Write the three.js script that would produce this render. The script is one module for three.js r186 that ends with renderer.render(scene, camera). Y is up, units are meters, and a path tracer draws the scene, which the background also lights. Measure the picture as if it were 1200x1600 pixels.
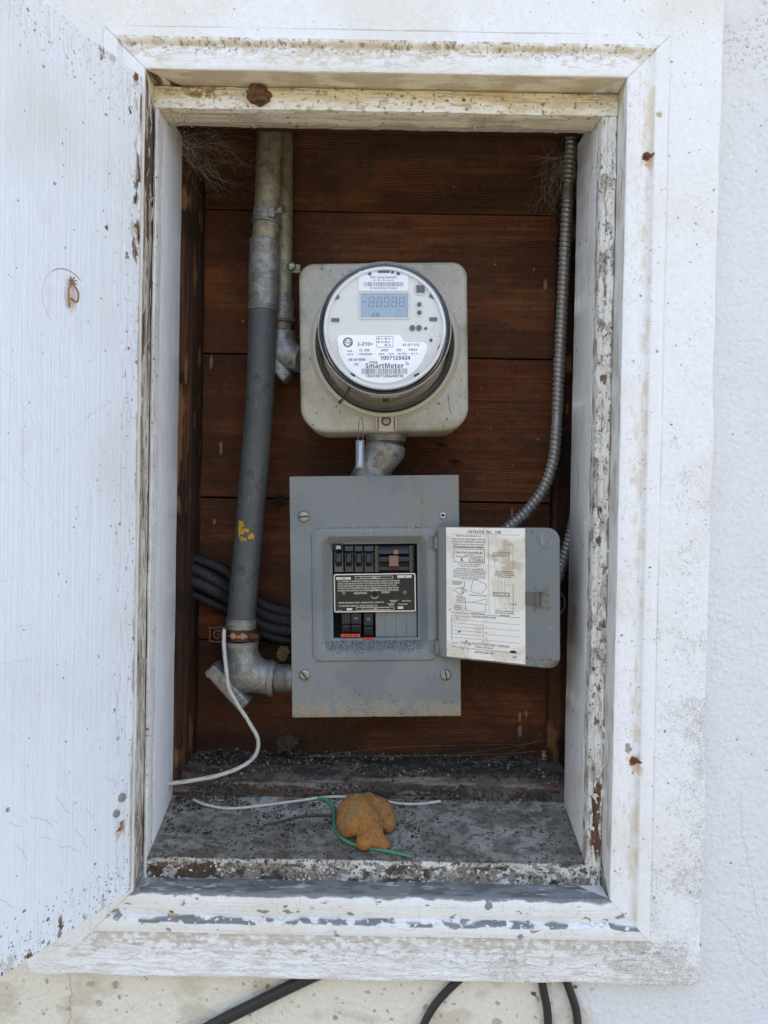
import * as THREE from 'three';
import { mergeGeometries, toCreasedNormals } from 'three/addons/utils/BufferGeometryUtils.js';
import { RoundedBoxGeometry } from 'three/addons/geometries/RoundedBoxGeometry.js';
import { MarchingCubes } from 'three/addons/objects/MarchingCubes.js';

// ---------------------------------------------------------------- camera, sky, sun, exposure
// y = 0 is the height of the camera (about 1.5 m above the ground), z = 0 the face of the stucco wall
const scene = new THREE.Scene();
const camera = new THREE.PerspectiveCamera(67.38, 0.75, 0.02, 400);
camera.position.set(0, 0, 0.86);
camera.rotation.set(THREE.MathUtils.degToRad(-0.67), 0, THREE.MathUtils.degToRad(1.05));
const renderer = new THREE.WebGLRenderer({ antialias: true });
renderer.toneMapping = THREE.LinearToneMapping;
renderer.toneMappingExposure = 2.26;
renderer.shadowMap.enabled = true;
const sunDir = new THREE.Vector3(0.28, 0.9, -0.32).normalize();        // the sun stands behind the house: the wall is in open shade
{
  const w = 256, h = 128, d = new Float32Array(w * h * 4);
  for (let j = 0; j < h; j++) for (let i = 0; i < w; i++) {
    const el = ((j + 0.5) / h - 0.5) * Math.PI, az = ((i + 0.5) / w - 0.5) * 2 * Math.PI;
    const e = Math.max(0, el) / (Math.PI / 2), k = Math.pow(1 - e, 2.2);
    const dir = new THREE.Vector3(Math.cos(el) * Math.cos(az), Math.sin(el), Math.cos(el) * Math.sin(az));
    const g = Math.pow(Math.max(0, dir.dot(sunDir)), 8) * 0.35;
    const o = (j * w + i) * 4;
    d[o] = 0.38 + 0.45 * k + g; d[o + 1] = 0.53 + 0.38 * k + g; d[o + 2] = 0.88 + 0.16 * k + g * 0.9; d[o + 3] = 1;
  }
  const t = new THREE.DataTexture(d, w, h, THREE.RGBAFormat, THREE.FloatType);
  t.mapping = THREE.EquirectangularReflectionMapping; t.magFilter = THREE.LinearFilter; t.needsUpdate = true;
  scene.background = t; scene.environment = t;
}
const sun = new THREE.DirectionalLight(new THREE.Color(1.0, 0.93, 0.83), 3.7);
sun.position.copy(sunDir).multiplyScalar(12); sun.castShadow = true;
Object.assign(sun.shadow.camera, { left: -9, right: 9, top: 9, bottom: -9, near: 0.5, far: 40 });
sun.shadow.mapSize.set(2048, 2048);
scene.add(sun, sun.target);

// ---------------------------------------------------------------- helpers
const V = (x, y, z) => new THREE.Vector3(x, y, z);
const R = THREE.MathUtils.degToRad;
let seed = 7;
const rnd = () => { seed = (Math.imul(seed, 1664525) + 1013904223) | 0; return (seed >>> 8) / 16777216; };
const rr = (a, b) => a + (b - a) * rnd();
function hash(x, y, s) { let h = (Math.imul(x, 374761393) + Math.imul(y, 668265263) + Math.imul(s, 1442695041)) | 0; h = Math.imul(h ^ (h >>> 13), 1274126177); h = Math.imul(h ^ (h >>> 15), 2246822519); return ((h ^ (h >>> 16)) >>> 0) / 4294967296; }
function vn(x, y, s = 0) {                                             // value noise, 0..1
  const ix = Math.floor(x), iy = Math.floor(y); let fx = x - ix, fy = y - iy;
  fx = fx * fx * (3 - 2 * fx); fy = fy * fy * (3 - 2 * fy);
  const a = hash(ix, iy, s), b = hash(ix + 1, iy, s), c = hash(ix, iy + 1, s), d = hash(ix + 1, iy + 1, s);
  return a + (b - a) * fx + (c - a + (a - b - c + d) * fx) * fy;
}
function fbm(x, y, o = 4, s = 0) { let v = 0, a = 0.5, n = 0; for (let i = 0; i < o; i++) { v += a * vn(x, y, s + i * 17); n += a; a *= 0.5; x = x * 2.03 + 11.3; y = y * 2.03 + 5.7; } return v / n; }
function bumps(x, y, s) {                                             // scattered round lumps, one or none to a cell
  const ix = Math.floor(x), iy = Math.floor(y); let m = 0;
  for (let j = -1; j < 2; j++) for (let i = -1; i < 2; i++) { const cx = ix + i, cy = iy + j, k = hash(cx, cy, s + 2); if (k < 0.35) continue; const d = Math.hypot(x - cx - hash(cx, cy, s), y - cy - hash(cx, cy, s + 1)) / (0.35 + 0.55 * k); if (d < 1) m = Math.max(m, (1 - d * d) * (1 - d * d) * (0.4 + 0.6 * hash(cx, cy, s + 3))); }
  return m;
}
const sm = (a, b, x) => { const t = Math.min(1, Math.max(0, (x - a) / (b - a))); return t * t * (3 - 2 * t); };
const mix = (a, b, t) => a + (b - a) * t;
const mix3 = (a, b, t) => [mix(a[0], b[0], t), mix(a[1], b[1], t), mix(a[2], b[2], t)];

const taken = {};
const numbered = (n) => { taken[n] = (taken[n] || 0) + 1; return taken[n] === 1 ? n : n + '_' + String(taken[n] - 1).padStart(3, '0'); };
function obj(name, geo, material, parent = scene) {
  const m = new THREE.Mesh(Array.isArray(geo) ? merge(geo) : geo, material);
  m.name = parent === scene ? numbered(name) : name; m.castShadow = m.receiveShadow = true; parent.add(m); return m;
}
function merge(list) {
  return mergeGeometries(list.map((g) => { const q = g.index ? g.toNonIndexed() : g; for (const k of Object.keys(q.attributes)) if (!['position', 'normal', 'uv'].includes(k)) q.deleteAttribute(k); return q; }));
}
function tag(o, label, category, group) { o.userData.label = label; o.userData.category = category; if (group) o.userData.group = group; return o; }
function thing(name, label, category, pos = [0, 0, 0], rotZ = 0, group) {
  const g = new THREE.Group(); g.name = numbered(name); g.position.set(...pos); g.rotation.z = rotZ; scene.add(g); return tag(g, label, category, group);
}
function tube(pts, r, segs = 60, radial = 10, caps = true) {
  const c = new THREE.CatmullRomCurve3(pts.map((p) => (p.isVector3 ? p : V(...p))), false, 'centripetal');
  const g = new THREE.TubeGeometry(c, segs, r, radial, false); if (!caps) return g;
  const e = [0, 1].map((t) => { const s = new THREE.SphereGeometry(r, radial, 6); const p = c.getPoint(t); s.translate(p.x, p.y, p.z); return s; });
  return merge([g, ...e]);
}
function along(geo, a, b) {                                            // a geometry modelled along +y from 0 is laid from a towards b
  const d = b.clone().sub(a).normalize(), q = new THREE.Quaternion().setFromUnitVectors(V(0, 1, 0), d);
  return geo.applyQuaternion(q).translate(a.x, a.y, a.z);
}
function rod(a, b, r0, r1 = r0, n = 28) { const l = a.distanceTo(b); return along(new THREE.CylinderGeometry(r1, r0, l, n).translate(0, l / 2, 0), a, b); }
function lathe(pr, n = 40) { return new THREE.LatheGeometry(pr.map(([r, y]) => new THREE.Vector2(r, y)), n); }
const rbox = (w, h, d, r = 0.001, s = 2) => new RoundedBoxGeometry(w, h, d, s, Math.min(r, w / 2.01, h / 2.01, d / 2.01));
function outward(g) {
  const p = g.attributes.position; let v = 0; const a = V(), b = V(), c = V();
  for (let i = 0; i < p.count; i += 3) { a.fromBufferAttribute(p, i); b.fromBufferAttribute(p, i + 1); c.fromBufferAttribute(p, i + 2); v += a.dot(b.cross(c)); }
  if (v < 0) for (const k of Object.keys(g.attributes)) { const t = g.attributes[k], n = t.itemSize; for (let i = 0; i < p.count; i += 3) for (let j = 0; j < n; j++) { const x = t.array[(i + 1) * n + j]; t.array[(i + 1) * n + j] = t.array[(i + 2) * n + j]; t.array[(i + 2) * n + j] = x; } }
  return g;
}
// a closed profile of [p, z] points run along 'x' (p is y) or 'y' (p is x); mitres shift the ends with p; uv = (arc length, run) in metres
function run(profile, axis, a, b, { segs = 60, wob = 0, freq = 14, mA = 0, mB = 0, p0 = 0, s = 1, crease = 0.7 } = {}) {
  const n = profile.length, arc = [0];
  for (let j = 1; j <= n; j++) arc.push(arc[j - 1] + Math.hypot(profile[j % n][0] - profile[j - 1][0], profile[j % n][1] - profile[j - 1][1]));
  const pos = [], uv = [];
  const at = (i, j) => {
    let [p, z] = profile[j % n]; let t = i / segs; const l = mix(a + mA * (p - p0), b + mB * (p - p0), t);
    if (wob) { p += wob * (fbm(l * freq, 3.3, 3, s) - 0.5) * 2 + wob * 0.5 * (vn(l * freq * 5, j * 1.7, s + 5) - 0.5); z += wob * 0.7 * (fbm(l * freq, 8.1, 3, s + 9) - 0.5) * 2; }
    return [axis === 'y' ? [p, l, z] : [l, p, z], l];
  };
  for (let i = 0; i < segs; i++) for (let j = 0; j < n; j++) {
    const [A, la] = at(i, j), [B, lb] = at(i, j + 1), [C, lc] = at(i + 1, j + 1), [D, ld] = at(i + 1, j);
    for (const [q, u, v] of [[A, arc[j], la], [B, arc[j + 1], lb], [C, arc[j + 1], lc], [A, arc[j], la], [C, arc[j + 1], lc], [D, arc[j], ld]]) { pos.push(...q); uv.push(u, v); }
  }
  const tri = THREE.ShapeUtils.triangulateShape(profile.map(([p, z]) => new THREE.Vector2(p, z)), []);
  const ccw = THREE.ShapeUtils.isClockWise(profile.map(([p, z]) => new THREE.Vector2(p, z)));
  for (const [i, f] of [[0, 0], [segs, 1]]) for (const t of tri) { const o = (f ? [0, 1, 2] : [0, 2, 1]); const oo = ccw ? [o[0], o[2], o[1]] : o; for (const k of oo) { pos.push(...at(i, t[k])[0]); uv.push(arc[t[k]], at(i, t[k])[1]); } }
  const g = new THREE.BufferGeometry(); g.setAttribute('position', new THREE.Float32BufferAttribute(pos, 3)); g.setAttribute('uv', new THREE.Float32BufferAttribute(uv, 2));
  outward(g); return toCreasedNormals(g, crease);
}
function planarUV(g, x0, y0, x1, y1) { const p = g.attributes.position, u = g.attributes.uv; for (let i = 0; i < p.count; i++) u.setXY(i, (p.getX(i) - x0) / (x1 - x0), (p.getY(i) - y0) / (y1 - y0)); return g; }
function scaleUV(g, su, sv, ou = 0, ov = 0) { const u = g.attributes.uv; for (let i = 0; i < u.count; i++) u.setXY(i, (u.getX(i) - ou) / su, (u.getY(i) - ov) / sv); return g; }
function roundRect(x0, y0, x1, y1, r, n = 8) {                         // points, counter-clockwise
  const q = [], rs = Array.isArray(r) ? r : [r, r, r, r];             // corners: br, tr, tl, bl
  [[x1, y0, -90, -1, 1], [x1, y1, 0, -1, -1], [x0, y1, 90, 1, -1], [x0, y0, 180, 1, 1]].forEach(([cx, cy, a0, sx, sy], k) => { for (let i = 0; i <= n; i++) { const a = R(a0 + 90 * i / n), rad = rs[k]; q.push(new THREE.Vector2(cx + sx * rad + Math.cos(a) * rad, cy + sy * rad + Math.sin(a) * rad)); } });
  return q;
}
function plate(outline, holes, depth, bevel = 0, z = 0, bs = 2) {      // outline with holes extruded; front face at z
  const s = new THREE.Shape(outline); for (const h of holes) s.holes.push(new THREE.Path(h));
  const g = new THREE.ExtrudeGeometry(s, { depth: depth - 2 * bevel, bevelEnabled: bevel > 0, bevelThickness: bevel, bevelSize: bevel, bevelOffset: -bevel, bevelSegments: bs, curveSegments: 8 });
  g.translate(0, 0, z - depth + bevel); return g;
}
function loft(rings) {                                                 // rings: [points2D[], z]
  const pos = [], uv = [];
  for (let k = 0; k + 1 < rings.length; k++) { const [A, za] = rings[k], [B, zb] = rings[k + 1], n = A.length; for (let i = 0; i < n; i++) { const j = (i + 1) % n; for (const [q, z] of [[A[i], za], [A[j], za], [B[j], zb], [A[i], za], [B[j], zb], [B[i], zb]]) { pos.push(q.x, q.y, z); uv.push(0, 0); } } }
  const g = new THREE.BufferGeometry(); g.setAttribute('position', new THREE.Float32BufferAttribute(pos, 3)); g.setAttribute('uv', new THREE.Float32BufferAttribute(uv, 2)); return toCreasedNormals(g, 0.9);
}
// distance fields
const cap = (p, a, b, ra, rb = ra) => { const pa = p.clone().sub(a), ba = b.clone().sub(a); const h = Math.min(1, Math.max(0, pa.dot(ba) / ba.lengthSq())); return pa.addScaledVector(ba, -h).length() - mix(ra, rb, h); };
const smin = (a, b, k) => { const h = Math.max(k - Math.abs(a - b), 0) / k; return Math.min(a, b) - h * h * k / 4; };
function cylD(p, a, b, r, e = 0) { const ba = b.clone().sub(a), L = ba.length(); ba.divideScalar(L); const pa = p.clone().sub(a), t = pa.dot(ba), d = Math.sqrt(Math.max(0, pa.lengthSq() - t * t)) - r + e, h = Math.abs(t - L / 2) - L / 2 + e; return Math.min(Math.max(d, h), 0) + Math.hypot(Math.max(d, 0), Math.max(h, 0)) - e; }
function boxD(p, c, q, h, e) { const l = p.clone().sub(c).applyQuaternion(q); const x = Math.abs(l.x) - h[0] + e, y = Math.abs(l.y) - h[1] + e, z = Math.abs(l.z) - h[2] + e; return Math.hypot(Math.max(x, 0), Math.max(y, 0), Math.max(z, 0)) + Math.min(Math.max(x, y, z), 0) - e; }
function field(fn, centre, half, res) {
  const mc = new MarchingCubes(res, new THREE.MeshBasicMaterial(), false, false, 200000); mc.isolation = 0; const n = mc.size, p = V();
  for (let k = 0; k < n; k++) for (let j = 0; j < n; j++) for (let i = 0; i < n; i++) { p.set((i - n / 2) / (n / 2) * half + centre.x, (j - n / 2) / (n / 2) * half + centre.y, (k - n / 2) / (n / 2) * half + centre.z); mc.field[n * n * k + n * j + i] = -fn(p); }
  mc.update(); const c = mc.count, g = new THREE.BufferGeometry(), P = new Float32Array(c * 3), N = new Float32Array(c * 3), U = new Float32Array(c * 2);
  for (let i = 0; i < c; i++) { for (let j = 0; j < 3; j++) { P[i * 3 + j] = mc.positionArray[i * 3 + j] * half + [centre.x, centre.y, centre.z][j]; N[i * 3 + j] = mc.normalArray[i * 3 + j]; } U[i * 2] = (P[i * 3] + P[i * 3 + 2] * 0.7) / 0.12; U[i * 2 + 1] = (P[i * 3 + 1] + P[i * 3 + 2] * 0.5) / 0.12; }
  g.setAttribute('position', new THREE.BufferAttribute(P, 3)); g.setAttribute('normal', new THREE.BufferAttribute(N, 3)); g.setAttribute('uv', new THREE.BufferAttribute(U, 2));
  for (let i = 0; i < c; i += 3) { const n = [0, 1, 2].map((j) => Math.abs(N[i * 3 + j] + N[i * 3 + 3 + j] + N[i * 3 + 6 + j])), ax = n[0] > n[1] && n[0] > n[2] ? 0 : n[1] > n[2] ? 1 : 2; for (let k = i; k < i + 3; k++) { U[k * 2] = P[k * 3 + (ax === 0 ? 2 : 0)] / 0.12; U[k * 2 + 1] = P[k * 3 + (ax === 1 ? 2 : 1)] / 0.12; } }
  const a = V(), b = V(), d = V(), m = V();
  const out = outward(g); { let s2 = 0; for (let i = 0; i < c; i += 3) { a.fromBufferAttribute(out.attributes.position, i); b.fromBufferAttribute(out.attributes.position, i + 1).sub(a); d.fromBufferAttribute(out.attributes.position, i + 2).sub(a); m.fromBufferAttribute(out.attributes.normal, i); s2 += b.cross(d).dot(m); } if (s2 < 0) for (let i = 0; i < c * 3; i++) out.attributes.normal.array[i] *= -1; }
  return out;
}

// ---------------------------------------------------------------- computed surfaces: a colour and a height canvas laid out in metres
class Surf {
  constructor(w, h, x0, y0, x1, y1) { Object.assign(this, { w, h, x0, y0, x1, y1, k: w / (x1 - x0), ky: h / (y1 - y0) }); [this.c, this.b] = [0, 1].map(() => { const e = document.createElement('canvas'); e.width = w; e.height = h; return e; }); this.g = this.c.getContext('2d'); this.hg = this.b.getContext('2d'); }
  base(fn) {
    const I = this.g.createImageData(this.w, this.h), H = this.hg.createImageData(this.w, this.h);
    for (let j = 0; j < this.h; j++) for (let i = 0; i < this.w; i++) {
      const [r, g, b, h] = fn(this.x0 + (i + 0.5) / this.k, this.y1 - (j + 0.5) / this.ky), o = (j * this.w + i) * 4;
      I.data[o] = r; I.data[o + 1] = g; I.data[o + 2] = b; I.data[o + 3] = 255; H.data[o] = H.data[o + 1] = H.data[o + 2] = h * 255; H.data[o + 3] = 255;
    }
    this.g.putImageData(I, 0, 0); this.hg.putImageData(H, 0, 0); return this;
  }
  blob(x, y, rx, ry, col, a = 1, hgt = null, rough = 0.35, n = 14) {   // an irregular spot; hgt is the grey of its floor
    const path = (g) => { g.beginPath(); const s = Math.floor(rnd() * 1e6); for (let i = 0; i < n; i++) { const t = i / n * 2 * Math.PI, q = 1 + rough * (hash(i, s, 3) - 0.5) * 2; g.lineTo((x + Math.cos(t) * rx * q - this.x0) * this.k, (this.y1 - y - Math.sin(t) * ry * q) * this.ky); } g.closePath(); };
    const g = this.g; const s0 = seed; g.globalAlpha = a; g.fillStyle = `rgb(${col})`; path(g); g.fill(); g.globalAlpha = 1;
    if (hgt !== null) { seed = s0; const q = this.hg; q.globalAlpha = 0.85; q.fillStyle = `rgb(${hgt},${hgt},${hgt})`; path(q); q.fill(); q.globalAlpha = 1; }
  }
  crack(x, y, ang, len, width, col, a = 0.8, hgt = 60, wander = 0.5) {
    const n = Math.max(3, Math.round(len / 0.004)); const pts = [[x, y]]; let t = ang; for (let i = 0; i < n; i++) { t = ang + (rnd() - 0.5) * 2 * wander; x += Math.cos(t) * len / n; y += Math.sin(t) * len / n; pts.push([x, y]); }
    for (const [g, c, al] of [[this.g, `rgb(${col})`, a], [this.hg, `rgb(${hgt},${hgt},${hgt})`, 0.8]]) { g.globalAlpha = al; g.strokeStyle = c; g.lineWidth = Math.max(0.7, width * this.k); g.lineJoin = 'round'; g.beginPath(); pts.forEach(([u, v]) => g.lineTo((u - this.x0) * this.k, (this.y1 - v) * this.ky)); g.stroke(); g.globalAlpha = 1; }
  }
  specks(n, where, size, cols, a = 0.9, hgt = null) {                  // where() gives [x, y] or null
    for (let i = 0; i < n; i++) { const p = where(); if (!p) continue; const r = rr(size[0], size[1]) * (rnd() < 0.12 ? 1.8 : 1); this.blob(p[0], p[1], r * rr(0.7, 1.4), r * rr(0.7, 1.4), cols[Math.floor(rnd() * cols.length)], a * rr(0.6, 1), hgt, 0.5, 7); }
  }
  mats(o = {}) {
    const { bump = 0.001, wrap = false, ...rest } = o; const T = (c, srgb) => { const t = new THREE.CanvasTexture(c); if (srgb) t.colorSpace = THREE.SRGBColorSpace; t.magFilter = THREE.LinearFilter; t.anisotropy = 8; if (wrap) t.wrapS = t.wrapT = THREE.RepeatWrapping; return t; };
    return new THREE.MeshPhysicalMaterial({ map: T(this.c, true), bumpMap: T(this.b, false), bumpScale: bump, roughness: 0.62, ...rest });
  }
}
const BOX = (x0, y0, x1, y1) => () => [rr(x0, x1), rr(y0, y1)];
const pl = (o) => new THREE.MeshStandardMaterial(o);
const rgb = (r, g, b) => new THREE.Color().setRGB(r / 255, g / 255, b / 255, THREE.SRGBColorSpace);

// ---------------------------------------------------------------- surface materials
// stucco, 1.4 m tile
const WX = [-0.62, 0.78], WY = [-0.78, 0.62];
const stuccoS = new Surf(1536, 1536, WX[0], WY[0], WX[1], WY[1]).base((x, y) => {
  const fine = fbm(x * 420, y * 420, 2, 23), big = fbm(x * 14, y * 14, 3, 31);
  let h = 0.2 + 0.34 * fbm(x * 60, y * 60, 3, 12) + 0.10 * fine + 0.42 * bumps(x * 150, y * 150, 11) * (0.3 + big) + 0.16 * bumps(x * 330, y * 330, 19);
  const under = sm(0.02, -0.03, (x - 0.24) + (fbm(x * 30, y * 30, 3, 5) - 0.5) * 0.10 + (y + 0.6) * 0.5) * sm(-0.50, -0.53, y);
  const dirt = sm(0.50, 0.72, fbm(x * 24, y * 38, 4, 41)) * (0.25 + 0.75 * under);
  const up = sm(0.30, 0.62, y) * sm(0.3, 0.4, x);
  let c = mix3([220, 221, 221], [222, 216, 200], Math.max(under, up * 0.15)); c = mix3(c, [168, 154, 126], dirt * 0.35 * (0.3 + 0.7 * under)); c = mix3(c, [120, 112, 100], 0.45 * up * sm(0.58, 0.70, fbm(x * 420, y * 420, 3, 77)) * sm(0.4, 0.6, fbm(x * 40, y * 40, 3, 78)));
  const q = (fine - 0.5) * 12; return [c[0] + q, c[1] + q, c[2] + q, h];
});
stuccoS.specks(420, () => { const p = [rr(-0.5, 0.25), rr(-0.75, -0.53)]; return rnd() < 0.9 ? p : null; }, [0.0008, 0.0022], ['132,112,84', '110,96,74', '160,140,108'], 0.6, 40);
stuccoS.specks(160, BOX(0.36, -0.75, 0.76, 0.6), [0.0005, 0.0012], ['120,112,100', '90,80,70'], 0.7, 60);
stuccoS.crack(-0.3439,-0.5344, R(-97), 0.09, 0.0006, '120,112,98', 0.8, 70, 0.5);
stuccoS.crack(0.3789,-0.4549, R(-52), 0.16, 0.0005, '150,150,150', 0.7, 90, 0.5);
stuccoS.crack(0.4074,-0.3196, R(-85), 0.2, 0.0005, '165,165,165', 0.6, 90, 0.4);
stuccoS.blob(0.3642,-0.4914, 0.0018, 0.0022, '70,58,44', 0.9); stuccoS.blob(0.1789,-0.5504, 0.0032, 0.0024, '84,70,52', 0.95, 150); stuccoS.blob(0.2254,-0.5417, 0.0022, 0.002, '88,74,56', 0.9);
const stucco = stuccoS.mats({ bump: 0.0024, wrap: true, roughness: 0.85 });

// painted casing and moulding, mapped flat from the front
const CX = [-0.40, 0.38], CY = [-0.545, 0.585];
const OR = 0.256, OL = -0.2685, OT = 0.4675, OB = -0.432;              // edges of the opening
const casingS = new Surf(1280, 1856, CX[0], CY[0], CX[1], CY[1]).base((x, y) => {
  const so = Math.max(x - OR, OL - x, y - OT, OB - y);                 // distance outwards from the opening; below 0 lie the rebate faces
  const side = so === x - OR ? 0 : so === OL - x ? 1 : so === y - OT ? 2 : 3;
  const stip = fbm(x * 260, y * 260, 2, 3), lump = fbm(x * 90, y * 90, 2, 13), fin = fbm(x * 520, y * 520, 2, 4);
  const brush = side > 1 ? fbm(x * 25, y * 520, 3, 7) : fbm(x * 520, y * 25, 3, 9), pat = fbm(x * 9, y * 9, 4, 51);
  let h, c = mix3([232, 232, 230], [222, 218, 207], 0.6 * sm(0.42, 0.7, pat)), q = (stip - 0.5) * 8 + (fin - 0.5) * 7;
  if (so > 0.0455) { h = 0.2 + 0.42 * stip + 0.3 * lump; if (side === 3) h += 0.9 * (fbm(x * 34, y * 300, 3, 19) - 0.5); }
  else if (so > 0) { h = 0.5 + 0.3 * (brush - 0.5) + 0.12 * (stip - 0.5); }
  else {                                                               // rebate faces
    h = 0.5 + 0.5 * (brush - 0.5);
    if (side === 0) c = mix3([214, 213, 208], [176, 168, 152], 0.7 * sm(0.45, 0.7, fbm(x * 90, y * 30, 4, 52)));
    if (side === 1) { const d = fbm(x * 90, y * 16, 4, 53), e = fbm(x * 420, y * 60, 3, 54); c = mix3([204, 200, 190], [160, 150, 134], sm(0.38, 0.62, d)); c = mix3(c, [84, 60, 42], 0.9 * sm(0.55, 0.60, fbm(x * 130, y * 22, 4, 55) + 0.09 * sm(0.12, 0.3, y)) * sm(0.06, 0.2, y)); c = mix3(c, [92, 80, 66], 0.6 * sm(0.58, 0.66, e)); h = 0.6 - 0.4 * sm(0.5, 0.64, e); q *= 2.5; }
    if (side === 2) c = mix3([216, 205, 180], [192, 178, 150], sm(0.4, 0.66, fbm(x * 40, y * 70, 4, 56)));
    if (side === 3) { const d = fbm(x * 60, y * 120, 4, 57); c = mix3([124, 126, 125], [98, 98, 95], sm(0.4, 0.65, d)); c = mix3(c, [170, 170, 168], sm(0.68, 0.76, fbm(x * 60, y * 200, 4, 58))); }
  }
  if (side === 2 && so > 0.006 && so < 0.034) {                        // brown grime lodged along the head moulding
    const g = sm(0.50, 0.68, fbm(x * 150, y * 260, 3, 61) * 0.62 + fbm(x * 22, y * 60, 3, 62) * 0.3 + 0.20 * sm(0.006, 0.027, so) - 0.06 * sm(0.05, 0.2, Math.abs(x + 0.1)));
    c = mix3(c, [196, 180, 148], g * 0.5); h -= g * 0.1; c = mix3(c, [120, 96, 66], 0.6 * sm(0.62, 0.7, fbm(x * 300, y * 420, 3, 63)) * sm(0.014, 0.027, so)); }
  if (side === 0 && so > 0.012 && so < 0.030) { const g = sm(0.52, 0.72, fbm(x * 200, y * 60, 4, 67) * 0.7 + fbm(2, y * 9, 3, 68) * 0.2 + sm(0.012, 0.028, so) * 0.12); c = mix3(c, [210, 197, 168], g * 0.55); }
  if (side === 3 && so > 0 && so < 0.047) {                            // paint lost from the sill moulding
    const top = sm(0.0045, 0.0015, so + (fbm(x * 70, y * 200, 4, 71) - 0.5) * 0.008);
    const line = sm(0.0030, 0.0012, Math.abs(so - 0.0305 + (fbm(x * 40, y * 200, 4, 73) - 0.5) * 0.006)) * sm(0.44, 0.50, fbm(x * 60, y * 120, 4, 75) + (x < -0.02 ? 0.06 : -0.015));
    const flake = sm(0.70, 0.73, fbm(x * 70, y * 150, 4, 79)); const g = Math.max(top, line, flake * 0.8); c = mix3(c, [122, 124, 123], g); h -= 0.3 * g;
  }
  if (side === 3 && so > 0.0455 && so < 0.075) { const g = sm(0.48, 0.68, fbm(x * 170, y * 240, 4, 83) * 0.8 + 0.22 * sm(0.072, 0.047, so) + 0.1 * (fbm(x * 12, 4, 3, 84) - 0.5)); c = mix3(c, [168, 156, 134], g * 0.5); }
  if (side === 3 && so > 0.0455) c = mix3(c, [206, 203, 196], 0.5 * sm(0.5, 0.7, fbm(x * 40, y * 200, 4, 85)));
  if (so > 0.0455 && y < 0.16) { const den = fbm(x * 22, y * 22, 4, 86) + sm(0.1, -0.45, y) * 0.26 + (side === 0 ? (x - 0.338) * 3.4 : (x - 0.28) * 1.2) - 0.17, gr = fbm(x * 1100, y * 1100, 2, 87) * 0.7 + fbm(x * 240, y * 240, 2, 88) * 0.3; c = mix3(c, [122, 118, 112], 0.32 * sm(0.0, 0.24, gr - 1.06 + Math.min(0.68, den))); }
  return [c[0] + q, c[1] + q, c[2] + q, Math.min(1, Math.max(0, h))];
});
const mildew = ['70,66,60', '92,86,78', '54,50,46', '112,104,92'];
casingS.specks(16000, () => { const x = rr(0.300, 0.359), y = rr(-0.53, 0.12); return fbm(x * 30, y * 30, 4, 91) * 0.9 + sm(0.12, -0.38, y) * 0.26 + (x - 0.338) * 3.0 + (fbm(x * 140, y * 140, 2, 92) - 0.5) * 0.5 > 0.58 + rnd() * 0.24 ? [x, y] : null; }, [0.0001, 0.00036], mildew, 0.6);
casingS.specks(5000, () => { const x = rr(0.08, 0.36), y = rr(-0.53, -0.475); return fbm(x * 34, y * 50, 4, 95) + (x - 0.24) * 1.5 + (fbm(x * 150, y * 150, 2, 96) - 0.5) * 0.4 > 0.52 + rnd() * 0.2 ? [x, y] : null; }, [0.0001, 0.0004], mildew, 0.6);
casingS.specks(6000, () => { const x = rr(-0.386, 0.25), y = rr(-0.53, -0.475); return fbm(x * 24, y * 60, 4, 97) + (fbm(x * 150, y * 150, 2, 98) - 0.5) * 0.4 > 0.54 + rnd() * 0.2 ? [x, y] : null; }, [0.00012, 0.00045], ['150,140,122', '120,112,100', '92,86,78'], 0.7);
for (let i = 0; i < 520; i++) casingS.crack(rr(-0.38, 0.33), rr(-0.527, -0.480), rr(-0.15, 0.15), rr(0.004, 0.03), 0.0003, '150,144,134', 0.5, 60, 0.6);
for (let i = 0; i < 420; i++) { const y = rr(-0.43, 0.46); casingS.crack(rr(0.258, 0.284), y, rnd() < 0.7 ? rr(1.2, 1.9) : rr(-0.4, 0.4), rr(0.002, 0.011), 0.0003, '158,150,136', 0.5, 120, 0.9); }
for (let i = 0; i < 90; i++) casingS.crack(rr(-0.27, 0.25), rr(0.468, 0.497), rr(-0.2, 0.2), rr(0.004, 0.03), 0.0003, '150,136,112', 0.45, 120, 0.4);
for (let i = 0; i < 70; i++) casingS.crack(rr(-0.27, 0.25), rr(0.484, 0.497), rr(0.6, 2.4), rr(0.003, 0.009), 0.0005, '110,86,58', 0.6, 120, 0.9);
for (let i = 0; i < 80; i++) casingS.crack(rr(-0.27, 0.27), rr(-0.478, -0.433), rnd() < 0.6 ? rr(-0.2, 0.2) : rr(1, 2), rr(0.004, 0.02), 0.0003, '140,140,142', 0.5, 110, 0.6);
casingS.specks(260, BOX(0.258, -0.45, 0.359, 0.55), [0.0003, 0.0008], ['90,78,64', '60,54,48', '140,110,76'], 0.8);
casingS.specks(200, BOX(-0.38, 0.47, 0.36, 0.57), [0.0003, 0.0007], ['120,112,100', '150,140,124'], 0.7);
for (let i = 0; i < 26; i++) casingS.crack(rr(-0.3, 0.21), 0.5135 + rr(-0.0006, 0.0006), 0, rr(0.02, 0.09), 0.0005, '150,148,146', 0.45, 100, 0.06);
for (let i = 0; i < 24; i++) casingS.crack(0.3015 + rr(-0.0005, 0.0005), rr(-0.45, 0.42), 1.57, rr(0.02, 0.09), 0.0004, '170,168,166', 0.4, 110, 0.05);
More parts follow.
